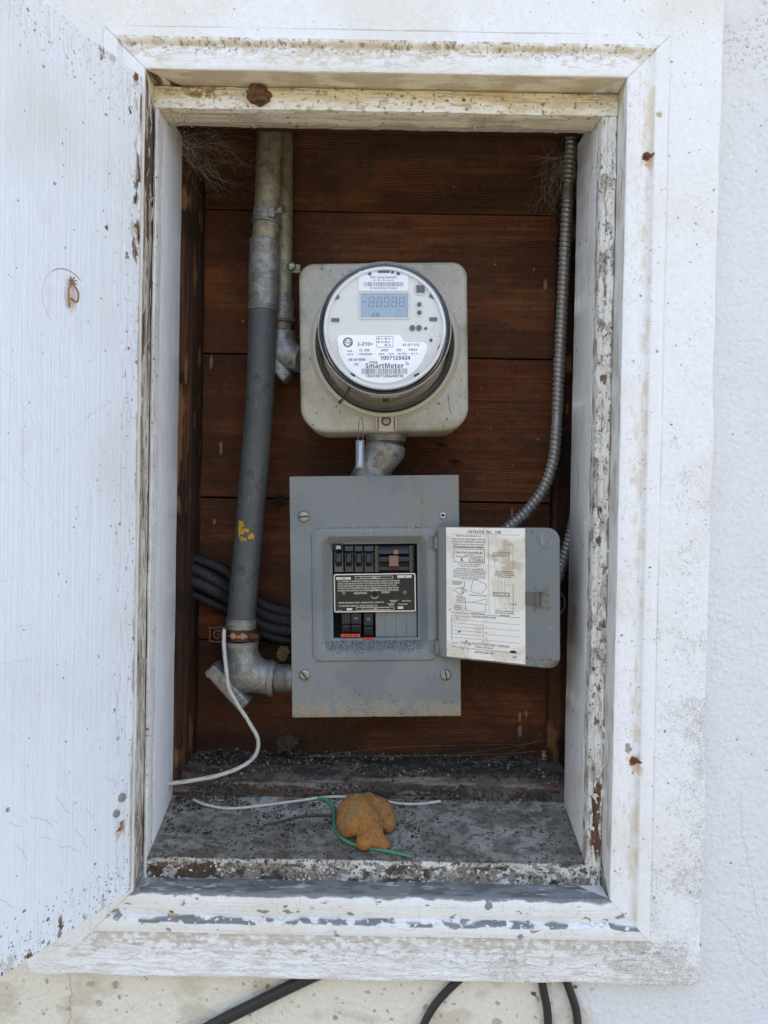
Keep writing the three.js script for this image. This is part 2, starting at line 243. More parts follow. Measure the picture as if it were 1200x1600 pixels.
const rustSpot = (x, y, r) => { for (let i = 0; i < 9; i++) casingS.blob(x + rr(-1, 1) * r, y - rr(0, 2.2) * r, r * rr(0.4, 1), r * rr(0.6, 1.5), '196,160,112', 0.22, null, 0.5); for (let i = 0; i < 6; i++) casingS.blob(x + rr(-0.6, 0.6) * r, y + rr(-0.5, 0.5) * r, r * rr(0.4, 0.8), r * rr(0.3, 0.6), '104,58,30', 0.8, 90, 0.5); };
rustSpot(0.279,0.3827, 0.0052); rustSpot(0.2804,-0.2781, 0.0058); rustSpot(-0.2263,-0.4554, 0.002);
casingS.blob(0.273,-0.2648, 0.0035, 0.006, '130,128,124', 0.8, 90); casingS.blob(0.123,-0.4411, 0.004, 0.006, '122,124,124', 0.9, 90); casingS.blob(0.2906,0.4266, 0.0032, 0.003, '168,156,124', 0.8, 150);
for (const [px, py] of [[0.2284,-0.452], [0.2257,-0.4549]]) casingS.crack(px, py, rr(-0.6, 0.2), 0.011, 0.0007, '60,54,50', 0.9, 90);
casingS.blob(-0.0047,0.4767, 0.0045, 0.004, '206,202,190', 0.9, 190, 0.1, 20);
const casing = casingS.mats({ bump: 0.0019, roughness: 0.6 });

// open door, u from the hinge edge, v height
const DW = 0.52, DY = [-0.426, 0.452];
const doorS = new Surf(1024, 1728, 0, DY[0], DW, DY[1]).base((x, y) => {
  const br = fbm(x * 520, y * 9, 3, 103), br2 = fbm(x * 150, y * 5, 3, 107), st = fbm(x * 300, y * 120, 3, 109);
  let h = 0.5 + 0.30 * (br - 0.5) + 0.34 * (br2 - 0.5) * fbm(x * 12, y * 14, 2, 105) * 2 + 0.24 * (st - 0.5) + 0.3 * (fbm(x * 40, y * 16, 3, 106) - 0.5);
  let c = mix3([228, 234, 240], [220, 223, 224], sm(0.5, 0.8, fbm(x * 7, y * 6, 3, 111)));
  const edge = sm(0.055, 0.0, x), foot = sm(0.10, 0.0, y - DY[0]), head = sm(0.06, 0, DY[1] - y);
  const wear = fbm(x * 90, y * 45, 4, 113), w = Math.max(edge * (0.55 + 0.45 * sm(0.1, 0.35, y)), 0.75 * foot, 0.7 * head);
  const g = sm(0.66, 0.74, wear * 0.62 + w * 0.34); c = mix3(c, [176, 166, 148], g * 0.6); h -= g * 0.14;
  const bare = sm(0.50, 0.53, fbm(x * 110, y * 26, 4, 117)) * sm(0.0105, 0.004, x) * sm(0.25, 0.33, y); c = mix3(c, [92, 66, 46], bare); h -= bare * 0.35;
  const rim = sm(0.004, 0.0, x + (fbm(3, y * 60, 3, 119) - 0.5) * 0.006) * 0.8; c = mix3(c, [150, 140, 120], rim);
  const q = (st - 0.5) * 6 + (br - 0.5) * 4; return [c[0] + q, c[1] + q, c[2] + q, Math.min(1, Math.max(0, h))];
});
for (let i = 0; i < 150; i++) doorS.crack(rr(0.001, 0.03), rr(-0.42, 0.44), 1.57, rr(0.004, 0.03), 0.0003, '130,118,100', 0.5, 80, 0.4);
for (let i = 0; i < 26; i++) doorS.crack(rr(0.0, 0.25), DY[0] + rr(0, 0.03), 1.57 + rr(-0.1, 0.1), rr(0.006, 0.035), 0.0003, '140,132,120', 0.6, 60, 0.15);
for (let i = 0; i < 40; i++) doorS.crack(rr(0.0, 0.25), DY[1] - rr(0, 0.03), -1.57 + rr(-0.1, 0.1), rr(0.005, 0.03), 0.0004, '130,120,104', 0.5, 80, 0.3);
for (let i = 0; i < 14; i++) doorS.crack(rr(0.01, 0.2), rr(-0.41, -0.30), rr(0.6, 1.0), rr(0.01, 0.04), 0.0003, '120,112,100', 0.6, 90, 0.5);
doorS.specks(700, () => { const x = rr(0, 0.06), y = rr(DY[0], DY[1]); return rnd() < Math.exp(-x * 60) + 0.05 ? [x, y] : null; }, [0.0003, 0.0011], ['120,104,82', '84,72,58', '150,134,110'], 0.7, 90);
doorS.specks(240, BOX(0, DY[0], 0.3, DY[1]), [0.0003, 0.0009], ['80,70,60', '120,104,84', '50,44,40'], 0.8);
doorS.specks(420, () => [rr(0, 0.26), DY[0] + Math.pow(rnd(), 2.2) * 0.05], [0.0002, 0.0009], ['80,66,48', '50,42,34', '120,100,76'], 0.8);
doorS.specks(260, () => [rr(0, 0.2), DY[1] - Math.pow(rnd(), 1.6) * 0.06], [0.0002, 0.0008], ['120,100,76', '90,72,52', '150,140,120'], 0.7);
for (const [x, y, rx, ry, c] of [[0.0109,0.4505, 0.005, 0.010, '110,62,36'], [0.0189,0.4083, 0.0025, 0.006, '52,44,36'], [0.0511,0.2754, 0.003, 0.003, '76,58,42'], [0.0072,0.2759, 0.006, 0.022, '96,68,46'], [0.0093,0.3262, 0.004, 0.014, '104,78,54'], [0.0607,0.4469, 0.005, 0.008, '182,172,150'], [0.0196,0.2552, 0.003, 0.004, '92,66,46'], [0.0997,-0.4147, 0.004, 0.010, '64,54,42'], [0.1385,-0.4224, 0.005, 0.005, '84,66,46'], [0.0168,-0.3509, 0.006, 0.006, '84,54,30'], [0.1632,-0.2785, 0.002, 0.002, '70,60,50']]) { for (let k = 0; k < 7; k++) doorS.blob(x + rr(-0.7, 0.7) * rx, y + rr(-0.8, 0.8) * ry, rx * rr(0.15, 0.6), ry * rr(0.12, 0.5), k % 3 ? c : '72,54,40', rr(0.6, 0.95), 70, 0.7, 18); for (let k = 0; k < 9; k++) doorS.blob(x + rr(-1.6, 1.6) * rx, y + rr(-1.5, 1.5) * ry, rx * rr(0.05, 0.18), rx * rr(0.05, 0.18), '120,100,78', 0.6, 100, 0.7, 9); }
for (let i = 0; i < 16; i++) doorS.crack(rr(0.0, 0.22), rr(-0.4, 0.42), rr(-1.2, 1.2) + (i % 2 ? 1.57 : 0), rr(0.02, 0.09), 0.00025, '170,172,174', 0.6, 110, 0.25);
for (let i = 0; i < 40; i++) doorS.blob(rr(0, 0.25), rr(-0.42, 0.44), rr(0.002, 0.010), rr(0.004, 0.03), i % 2 ? '216,216,212' : '236,240,244', 0.22, null, 0.5, 16);
for (let i = 0; i < 8; i++) { const [x, y] = [0.0168,-0.3509]; doorS.blob(x + rr(-0.006, 0.006), y + rr(-0.01, 0.005), rr(0.002, 0.006), rr(0.002, 0.007), '176,140,96', 0.25, null, 0.5); }
{ const g = doorS.g, [x, y] = [0.1022,0.1875]; g.strokeStyle = 'rgb(70,62,54)'; g.globalAlpha = 0.6; g.lineWidth = 1.8; g.beginPath(); g.arc(x * doorS.k, (DY[1] - y) * doorS.ky, 58, -2.2, -0.9); g.stroke(); g.globalAlpha = 0.25; g.lineWidth = 1.2; g.beginPath(); g.arc(x * doorS.k, (DY[1] - y) * doorS.ky, 58, -0.9, 0.9); g.stroke(); g.globalAlpha = 1; for (let i = 0; i < 10; i++) doorS.blob(0.0967,0.1901, 0.005, 0.01, '190,160,116', 0.06, null, 0.6); }
const doorPaint = doorS.mats({ bump: 0.0012, roughness: 0.5 });

// jambs, stops: u = arc length round the profile, v = run
function boardSurf(w, h, u1, v0, v1, fn) { return new Surf(w, h, 0, v0, u1, v1).base(fn); }
const grainy = (base, dark, amt, k) => (u, v) => {
  const gr = fbm(u * 900, v * 12, 3, k), d = fbm(u * 60, v * 30, 4, k + 3), p = fbm(u * 240, v * 90, 3, k + 5);
  let c = mix3(base, dark, sm(0.5, 0.78, d) * amt); const q = (gr - 0.5) * 26 + (p - 0.5) * 8; return [c[0] + q, c[1] + q, c[2] + q, 0.35 + 0.5 * gr + 0.15 * p];
};
const jambRS = boardSurf(256, 1536, 0.22, -0.45, 0.48, grainy([235, 234, 229], [204, 198, 184], 0.5, 201));
jambRS.specks(420, BOX(0, -0.45, 0.22, 0.48), [0.0003, 0.001], ['60,54,48', '90,80,68', '120,104,84'], 0.85, 60);
for (let i = 0; i < 60; i++) jambRS.crack(rr(0.0, 0.22), rr(-0.45, 0.45), 1.57, rr(0.005, 0.05), 0.0004, '120,114,106', 0.6, 60, 0.12);
const jambR = jambRS.mats({ bump: 0.0007, wrap: true });
const jambLS = boardSurf(256, 1536, 0.22, -0.45, 0.48, grainy([233, 236, 240], [214, 212, 206], 0.3, 211));
jambLS.specks(150, BOX(0, -0.45, 0.22, 0.48), [0.0003, 0.001], ['60,54,48', '120,104,84', '150,120,90'], 0.8, 60);
const jambL = jambLS.mats({ bump: 0.0004, wrap: true });
const stopRS = boardSurf(256, 2048, 0.07, -0.45, 0.48, (u, v) => {
  const gr = fbm(u * 700, v * 30, 3, 221), d = fbm(u * 170, v * 60, 4, 223), f = fbm(u * 500, v * 300, 3, 225); let c = mix3([222, 219, 210], [176, 170, 158], sm(0.46, 0.66, d)); let h = 0.5 + 0.3 * (gr - 0.5) + 0.25 * (d - 0.5);
  const b = sm(0.70, 0.72, f * 0.6 + d * 0.5); c = mix3(c, [96, 88, 78], b * 0.7); h -= b * 0.25;
  const q = (f - 0.5) * 22; return [c[0] + q, c[1] + q, c[2] + q, h];
});
stopRS.specks(900, BOX(0, -0.45, 0.07, 0.48), [0.0003, 0.0011], ['50,46,42', '84,74,62', '110,86,62'], 0.85, 40);
for (let i = 0; i < 120; i++) stopRS.crack(rr(0, 0.035), rr(-0.45, 0.47), rnd() < 0.65 ? 1.57 : rr(-0.5, 0.5), rr(0.003, 0.025), 0.0004, '112,104,92', 0.6, 60, 0.5);
for (let i = 0; i < 16; i++) { const v = rr(-0.395, -0.325); stopRS.blob(0.0085 + rr(-0.003, 0.004), v, rr(0.002, 0.0045), rr(0.006, 0.018), i % 3 ? '84,56,36' : '104,74,50', 0.9, 60, 0.5); }
for (const v of [-0.245, -0.21, -0.135, -0.04, 0.0, 0.15]) for (let i = 0; i < 4; i++) stopRS.blob(rr(0.004, 0.015), v + rr(-0.006, 0.006), rr(0.001, 0.003), rr(0.002, 0.006), i % 2 ? '120,88,62' : '76,56,42', 0.8, 60, 0.5);
const stopR = stopRS.mats({ bump: 0.0012, wrap: true });
const stopLS = boardSurf(256, 2048, 0.07, -0.45, 0.48, (u, v) => {
  const gr = fbm(u * 800, v * 20, 3, 231), d = fbm(u * 120, v * 22, 4, 233), f = fbm(u * 400, v * 250, 3, 235); let c = mix3([186, 178, 162], [140, 130, 114], sm(0.40, 0.6, d)); const b = sm(0.5, 0.56, fbm(u * 120, v * 18, 4, 237) + sm(0.15, 0.33, v) * 0.12 - 0.04) * sm(0.09, 0.2, v); c = mix3(c, [84, 62, 44], b * 0.9);
  const cr = sm(0.62, 0.68, gr); c = mix3(c, [70, 60, 48], cr * 0.6); c = mix3(c, [226, 226, 224], u > 0.0016 ? 0.86 : 0.3); const q = (f - 0.5) * 30; return [c[0] + q, c[1] + q, c[2] + q, 0.55 - 0.35 * cr - 0.25 * b + 0.3 * (f - 0.5)];
});
stopLS.specks(500, BOX(0, -0.45, 0.07, 0.48), [0.0003, 0.0012], ['60,50,40', '96,76,56', '200,196,188'], 0.8, 40);
const stopL = stopLS.mats({ bump: 0.0016, wrap: true });
const headS = boardSurf(256, 1280, 0.14, -0.28, 0.26, (u, v) => {     // u runs down the face of the head stop, then back along the soffit
  const gr = fbm(u * 500, v * 14, 3, 241), d = fbm(u * 90, v * 30, 4, 243), f = fbm(u * 420, v * 260, 3, 245); let c = [222, 208, 174];
  const white = sm(0.40, 0.50, fbm(u * 160, v * 60, 4, 244) * 0.55 + sm(0.006, 0.024, u) * 0.38) * sm(0.036, 0.032, u); c = mix3(c, [228, 225, 214], white * 0.9); c = mix3(c, [150, 132, 100], 0.55 * sm(0.62, 0.72, fbm(u * 340, v * 160, 4, 246))); c = mix3(c, [190, 168, 124], sm(0.52, 0.7, fbm(u * 60, v * 18, 4, 247)) * 0.5);
  let h = 0.5 + 0.3 * (gr - 0.5) + 0.25 * (f - 0.5);
  if (u > 0.034) { c = mix3([216, 205, 182], [192, 180, 154], sm(0.45, 0.6, d)); const edge = 0.046 + 0.010 * (fbm(v * 22, 1, 4, 249) - 0.5) * 2; const fl = sm(edge, edge + 0.0008, u); c = mix3(c, [200, 190, 168], fl); h -= fl * 0.3; const lip = sm(0.0016, 0, Math.abs(u - edge)); c = mix3(c, [214, 206, 184], lip * 0.7); }
  const q = (f - 0.5) * 16 + (gr - 0.5) * 10; return [c[0] + q, c[1] + q, c[2] + q, h];
});
headS.specks(260, BOX(0, -0.28, 0.06, 0.26), [0.0003, 0.0012], ['90,70,44', '120,96,60', '60,48,34'], 0.8, 60);
for (let i = 0; i < 70; i++) headS.crack(rr(0, 0.012), rr(-0.28, 0.25), 1.57, rr(0.006, 0.04), 0.0004, '112,92,58', 0.6, 60, 0.15);
for (let i = 0; i < 220; i++) headS.crack(rr(0.004, 0.033), rr(-0.28, 0.25), rr(1.2, 1.9), rr(0.003, 0.012), 0.0003, '130,116,84', 0.5, 80, 0.8);
for (let i = 0; i < 16; i++) headS.blob(rr(0.001, 0.012), -0.215 + rr(-0.018, 0.018), rr(0.001, 0.004), rr(0.002, 0.007), '124,94,44', 0.45, null, 0.6);
const headMat = headS.mats({ bump: 0.0022, wrap: true });
// grey painted sill with dirt
const SX = [-0.28, 0.26];
const sillS = new Surf(1280, 512, SX[0], 0, SX[1], 0.20).base((x, v) => {   // v = distance up the front face (first 3 cm) and then back over the slope
  const d = fbm(x * 26, v * 40, 5, 261), f = fbm(x * 330, v * 330, 3, 263), g = fbm(x * 12, v * 16, 4, 265);
  let c, h = 0.45 + 0.3 * (f - 0.5);
  if (v < 0.031) { c = mix3([206, 202, 192], [142, 132, 116], sm(0.36, 0.58, d)); c = mix3(c, [108, 100, 88], 0.75 * sm(0.48, 0.64, fbm(x * 150, v * 260, 4, 266))); const b = sm(0.56, 0.66, fbm(x * 70, v * 130, 4, 267)); c = mix3(c, [62, 54, 44], b * 0.85); h -= b * 0.2; const lip = sm(0.0035, 0.001, Math.abs(v - 0.0275)); c = mix3(c, [196, 190, 178], lip * 0.7 * sm(0.35, 0.55, d)); }
  else { c = mix3([142, 140, 131], [116, 112, 102], sm(0.4, 0.65, g)); c = mix3(c, [86, 78, 67], sm(0.46, 0.66, d) * 0.65); c = mix3(c, [70, 62, 53], 0.5 * sm(0.52, 0.62, fbm(x * 110, v * 150, 4, 268))); c = mix3(c, [138, 136, 128], sm(0.66, 0.74, fbm(x * 40, v * 90, 4, 269)) * 0.5); h -= 0.1 * d; }
  const q = (f - 0.5) * 30; return [c[0] + q, c[1] + q, c[2] + q, h];
});
for (let i = 0; i < 26; i++) sillS.blob(-0.235 + rr(-0.022, 0.045), rr(0.008, 0.022), rr(0.005, 0.014), rr(0.003, 0.006), i % 3 ? '82,62,44' : '66,50,36', 0.8, 60, 0.5);
sillS.blob(-0.237, 0.013, 0.008, 0.008, '186,182,172', 0.9, 170); sillS.blob(-0.19, 0.004, 0.014, 0.0035, '190,188,182', 0.9, 180);
sillS.specks(1600, () => { const v = Math.pow(rnd(), 0.7) * 0.034; return [rr(-0.27, 0.25), v]; }, [0.0003, 0.0012], ['60,52,42', '88,78,64', '44,38,32'], 0.75, 150);
sillS.specks(1300, BOX(-0.27, 0.0, 0.25, 0.14), [0.0003, 0.0012], ['44,38,32', '60,52,44', '30,28,26', '128,122,112'], 0.8, 190);
const sillMat = sillS.mats({ bump: 0.0016, wrap: true, roughness: 0.8 });
// rough-sawn redwood
const BX = [-0.30, 0.28], BY = [-0.37, 0.58];
const woodFn = (tone) => (x, y) => {
  const row = Math.floor((y - 0.0035) / 0.1985), cx = (x + row * 0.37);
  const saw = 0.5 + 0.5 * Math.sin((y + 0.0035 * Math.sin(cx * 7 + row) + 0.002 * (fbm(cx * 16, y * 8, 2, 301) - 0.5)) * 2 * Math.PI / 0.0036);
  const vis = sm(0.34, 0.62, fbm(cx * 6, y * 14, 3, 303 + row)), gr = fbm(cx * 9, y * 240, 4, 305), big = fbm(cx * 5, y * 9, 4, 307), f = fbm(x * 420, y * 420, 2, 309);
  let c = mix3([114, 69, 42], [88, 52, 32], sm(0.3, 0.7, gr)); c = mix3(c, [132, 70, 34], sm(0.5, 0.75, fbm(cx * 3, y * 5, 3, 311 + row)) * 0.6); c = mix3(c, [54, 32, 20], vis * (1 - saw) * 0.6); c = mix3(c, [58, 39, 27], sm(0.52, 0.75, big) * 0.6);
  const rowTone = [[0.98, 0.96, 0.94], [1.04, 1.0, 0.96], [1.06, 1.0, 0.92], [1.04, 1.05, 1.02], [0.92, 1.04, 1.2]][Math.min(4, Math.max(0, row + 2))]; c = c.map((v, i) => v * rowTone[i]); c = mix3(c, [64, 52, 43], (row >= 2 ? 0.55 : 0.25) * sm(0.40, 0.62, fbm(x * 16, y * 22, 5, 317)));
  const st = sm(0.47, 0.60, fbm(cx * 11, y * 26, 5, 319) + (x < -0.10 ? 0.07 : -0.03)); c = mix3(c, [54, 36, 26], st * 0.45); c = mix3(c, [78, 52, 36], 0.2);  // mottled stain, thicker at the left to paint shade into the board colour
  const dust = sm(0.62, 0.75, fbm(x * 60, y * 60, 4, 313)); c = mix3(c, [96, 76, 58], dust * 0.2);
  const q = (f - 0.5) * 14; return [(c[0] + q) * tone, (c[1] + q) * tone, (c[2] + q) * tone, 0.35 + 0.4 * saw * (0.3 + 0.7 * vis) + 0.3 * (gr - 0.5)];
};
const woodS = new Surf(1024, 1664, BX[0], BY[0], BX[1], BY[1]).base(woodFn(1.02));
for (let i = 0; i < 70; i++) woodS.crack(rr(-0.25, 0.2), rr(-0.34, 0.5), rr(-0.04, 0.04), rr(0.02, 0.12), 0.0005, '26,18,14', 0.6, 40, 0.05);
woodS.specks(900, BOX(-0.26, -0.35, 0.24, 0.5), [0.0003, 0.001], ['150,138,122', '30,22,18', '110,96,82', '20,16,14'], 0.8);
{ const k = (px) => px; for (const [x, y, rx, ry] of [[0.1767,-0.0118,-0.2], [0.1839,-0.0161,-0.2], [0.193,-0.2925,-0.2], [0.1934,-0.312,-0.2], [0.2018,-0.2879,-0.2], [-0.2417,0.1895,-0.2], [-0.2266,0.0717,-0.2], [0.2161,0.3041,-0.2], [-0.2339,-0.0299,-0.2]].map(([x, y]) => [x, y, 0.0028, 0.008])) woodS.blob(x, y, rx * rr(0.6, 1.1), ry * rr(0.5, 1.2), '170,160,146', 0.55, null, 0.3); }
for (const [x, y] of [[0.0777,0.0817,-0.2], [0.0976,0.0583,-0.2], [-0.1433,-0.0018,-0.2]]) { woodS.blob(x, y, 0.005, 0.0035, '24,16,13', 0.85, 60, 0.5); woodS.blob(x, y, 0.009, 0.004, '40,24,18', 0.5, null, 0.5); }
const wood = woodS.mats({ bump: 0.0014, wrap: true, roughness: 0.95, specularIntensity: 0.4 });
const postS = new Surf(256, 1536, 0, -0.4, 0.16, 0.58).base((x, y) => { const g = fbm(x * 160, y * 6, 4, 331), d = fbm(x * 30, y * 14, 4, 333), f = fbm(x * 400, y * 200, 2, 335); let c = mix3([84, 54, 37], [52, 34, 24], sm(0.3, 0.65, g)); c = mix3(c, [36, 27, 22], sm(0.5, 0.62, d) * 0.7); c = mix3(c, [118, 88, 56], sm(0.70, 0.76, fbm(x * 60, y * 16, 3, 337)) * 0.8); const q = (f - 0.5) * 14; return [c[0] + q, c[1] + q, c[2] + q, 0.4 + 0.5 * (g - 0.5) + 0.3 * (d - 0.5)]; });
const postWood = postS.mats({ bump: 0.002, wrap: true, roughness: 0.95, specularIntensity: 0.4 });
const floorS = new Surf(1024, 256, -0.28, 0, 0.26, 0.14).base((x, v) => { const d = fbm(x * 40, v * 60, 5, 341), f = fbm(x * 300, v * 300, 3, 343), g = fbm(x * 8, v * 90, 3, 345); let c = mix3([80, 72, 63], [48, 42, 37], sm(0.4, 0.62, d)); c = mix3(c, [108, 102, 94], sm(0.62, 0.72, fbm(x * 30, v * 40, 4, 347)) * 0.5); if (v < 0.03) { c = mix3(c, [84, 62, 46], 0.6 * sm(0.35, 0.6, g)); c = mix3(c, [126, 120, 110], 0.6 * sm(0.58, 0.66, fbm(x * 20, v * 260, 4, 349))); } const q = (f - 0.5) * 22; return [c[0] + q, c[1] + q, c[2] + q, 0.5 + 0.4 * (f - 0.5) + 0.4 * (d - 0.5)]; });
const floorMat = floorS.mats({ bump: 0.002, wrap: true, roughness: 0.9 });
// metals
function tile(n, size, fn, o) { return new Surf(n, n, 0, 0, size, size).base((x, y) => { const per = (f, oc, s) => { const a = x / size, b = y / size, w = (u, v) => fbm(u * size * f, v * size * f, oc, s); return w(a, b) * (1 - a) * (1 - b) + w(a - 1, b) * a * (1 - b) + w(a, b - 1) * (1 - a) * b + w(a - 1, b - 1) * a * b; }; return fn(per, x, y); }).mats({ wrap: true, ...o }); }
const galv = tile(512, 0.12, (n) => { const a = n(160, 4, 401), b = n(40, 3, 403), s = sm(0.57, 0.66, n(900, 3, 405)) * sm(0.35, 0.6, n(60, 3, 407)); let c = mix3([150, 150, 146], [118, 117, 113], sm(0.38, 0.66, a)); c = mix3(c, [132, 124, 108], sm(0.5, 0.7, b) * 0.5); c = mix3(c, [64, 60, 54], s * 0.7); return [...c, 0.5 + 0.2 * (a - 0.5) - 0.2 * s]; }, { bump: 0.0006, metalness: 0.55, roughness: 0.5 });
const emt = tile(512, 0.12, (n) => { const a = n(90, 4, 411), b = n(24, 3, 413), s = sm(0.66, 0.72, n(700, 3, 415)); let c = mix3([150, 141, 118], [118, 110, 90], sm(0.4, 0.65, a)); c = mix3(c, [104, 86, 54], sm(0.5, 0.7, b) * 0.5); c = mix3(c, [50, 44, 36], s * 0.8); return [...c, 0.5 - 0.2 * s]; }, { bump: 0.0004, metalness: 0.5, roughness: 0.52 });
const darkPipe = tile(512, 0.12, (n, x, y) => { const a = n(70, 4, 421), s = sm(0.62, 0.68, n(1100, 3, 423)) * sm(0.46, 0.62, n(40, 3, 425)); let c = mix3([84, 86, 86], [68, 70, 71], a); c = mix3(c, [128, 122, 110], s * 0.8); const w = fbm(x * 60, y * 900, 3, 427), sc = sm(0.66, 0.72, w) * sm(0.45, 0.6, n(50, 3, 429)); c = mix3(c, [116, 114, 108], sc * 0.6); c = mix3(c, [56, 54, 50], 0.6 * sm(0.60, 0.72, n(120, 4, 428))); return [...c, 0.5 + 0.2 * s - 0.2 * sc]; }, { bump: 0.0003, metalness: 0.1, roughness: 0.55 });
const flexMetal = tile(256, 0.05, (n) => { const a = n(300, 3, 431); const c = mix3([178, 176, 170], [128, 125, 118], a); return [...c, 0.5]; }, { bump: 0.0001, metalness: 0.5, roughness: 0.34 });
const braid = tile(256, 0.03, (n, x, y) => { const k = 0.5 + 0.5 * Math.sin((x + 0.12 * y) * 2 * Math.PI / 0.0025), a = n(200, 3, 441); const v = 14 + 12 * k + 26 * (a - 0.5) + 30 * sm(0.62, 0.74, n(160, 4, 443)); return [v, v * 0.99, v, 0.3 + 0.6 * k]; }, { bump: 0.0005, roughness: 0.62 });
const beige = new Surf(768, 768, -0.11, -0.11, 0.11, 0.11).base((x, y) => { const a = fbm(x * 300, y * 300, 3, 451), b = fbm(x * 18, y * 18, 4, 453), e = sm(0.085, 0.108, Math.max(Math.abs(x), Math.abs(y))); let c = mix3([178, 173, 159], [166, 161, 147], sm(0.4, 0.65, b)); c = mix3(c, [140, 130, 108], sm(0.5, 0.68, fbm(x * 50, y * 50, 4, 455)) * (0.15 + 0.5 * e)); const q = (a - 0.5) * 16; return [c[0] + q, c[1] + q, c[2] + q, 0.5 + 0.3 * (a - 0.5)]; });
beige.specks(260, BOX(-0.108, -0.108, 0.108, 0.108), [0.0003, 0.0009], ['50,44,40', '80,70,58', '36,32,30'], 0.85);
const beigePaint = beige.mats({ bump: 0.0002, roughness: 0.5 });
const ringPaint = pl({ color: rgb(178, 170, 150), roughness: 0.42 });
const PX = [-0.11, 0.11], PY = [-0.156, 0.156];
const greyS = new Surf(1024, 1456, PX[0], PY[0], PX[1], PY[1]).base((x, y) => {
  const a = fbm(x * 420, y * 420, 2, 461), b = fbm(x * 12, y * 12, 4, 463), c0 = fbm(x * 90, y * 90, 4, 465), ed = sm(0.012, 0, Math.min(0.108 - Math.abs(x), 0.154 - y, y + 0.154));
  let c = mix3([121, 125, 124], [111, 116, 116], sm(0.4, 0.65, b)); const low = sm(-0.118, -0.148, y);
  c = mix3(c, [142, 134, 112], sm(0.50, 0.62, c0 * 0.75 + low * 0.30) * low * 0.85); c = mix3(c, [128, 104, 80], 0.5 * sm(0.58, 0.74, fbm(x * 300, y * 300, 4, 467) * 0.8 + sm(-0.135, -0.153, y) * 0.24)); c = mix3(c, [136, 126, 104], ed * sm(0.5, 0.66, c0) * 0.6);
  c = mix3(c, [134, 128, 112], 0.6 * sm(0.56, 0.7, c0) * sm(0.06, 0.075, y) * sm(0.0, 0.08, x));
  const q = (a - 0.5) * 7; return [c[0] + q, c[1] + q, c[2] + q, 0.5 + 0.2 * (a - 0.5)];
});
greyS.specks(450, () => { const y = -0.154 + Math.pow(rnd(), 2) * 0.05; return [rr(-0.108, 0.108), y]; }, [0.0002, 0.0008], ['96,70,46', '60,50,42', '140,104,70', '84,74,62'], 0.8);
greyS.specks(120, BOX(-0.108, -0.15, 0.108, 0.155), [0.0003, 0.0008], ['70,66,62', '110,84,62', '50,46,44'], 0.7);
greyS.specks(90, () => [rr(-0.078, 0.076), 0.0875 + rr(-0.0012, 0.0012)], [0.0003, 0.0009], ['120,76,46', '90,66,46'], 0.7);
greyS.specks(50, () => [0.061 + rr(-0.003, 0.003), rr(0.09, 0.14)], [0.0003, 0.0009], ['120,84,60', '100,66,48'], 0.6);
greyS.specks(1500, () => [rr(-0.064, 0.060), -0.058 - Math.abs(rr(-1, 1) + rr(-1, 1)) * 0.008], [0.0002, 0.0006], ['66,62,58', '90,78,64', '46,44,42'], 0.75);
for (let i = 0; i < 26; i++) greyS.crack(rr(-0.1, 0.1), rr(-0.12, 0.14), rr(0, 3.1), rr(0.003, 0.014), 0.0003, i % 2 ? '150,152,150' : '88,84,78', 0.5, 110, 0.3);
for (let i = 0; i < 12; i++) greyS.crack(0.058 + rr(-0.004, 0.008), rr(0.10, 0.135), -1.57, rr(0.004, 0.016), 0.0008, '128,108,88', 0.4, 120, 0.2);
const greyPaint = greyS.mats({ bump: 0.00015, roughness: 0.48 });
const black = pl({ color: rgb(26, 26, 27), roughness: 0.38 }), blackMatte = pl({ color: rgb(14, 14, 14), roughness: 0.8 });
const screwMetal = pl({ color: rgb(150, 146, 136), metalness: 0.8, roughness: 0.4 });
const rust = pl({ color: rgb(96, 58, 34), roughness: 0.9 });

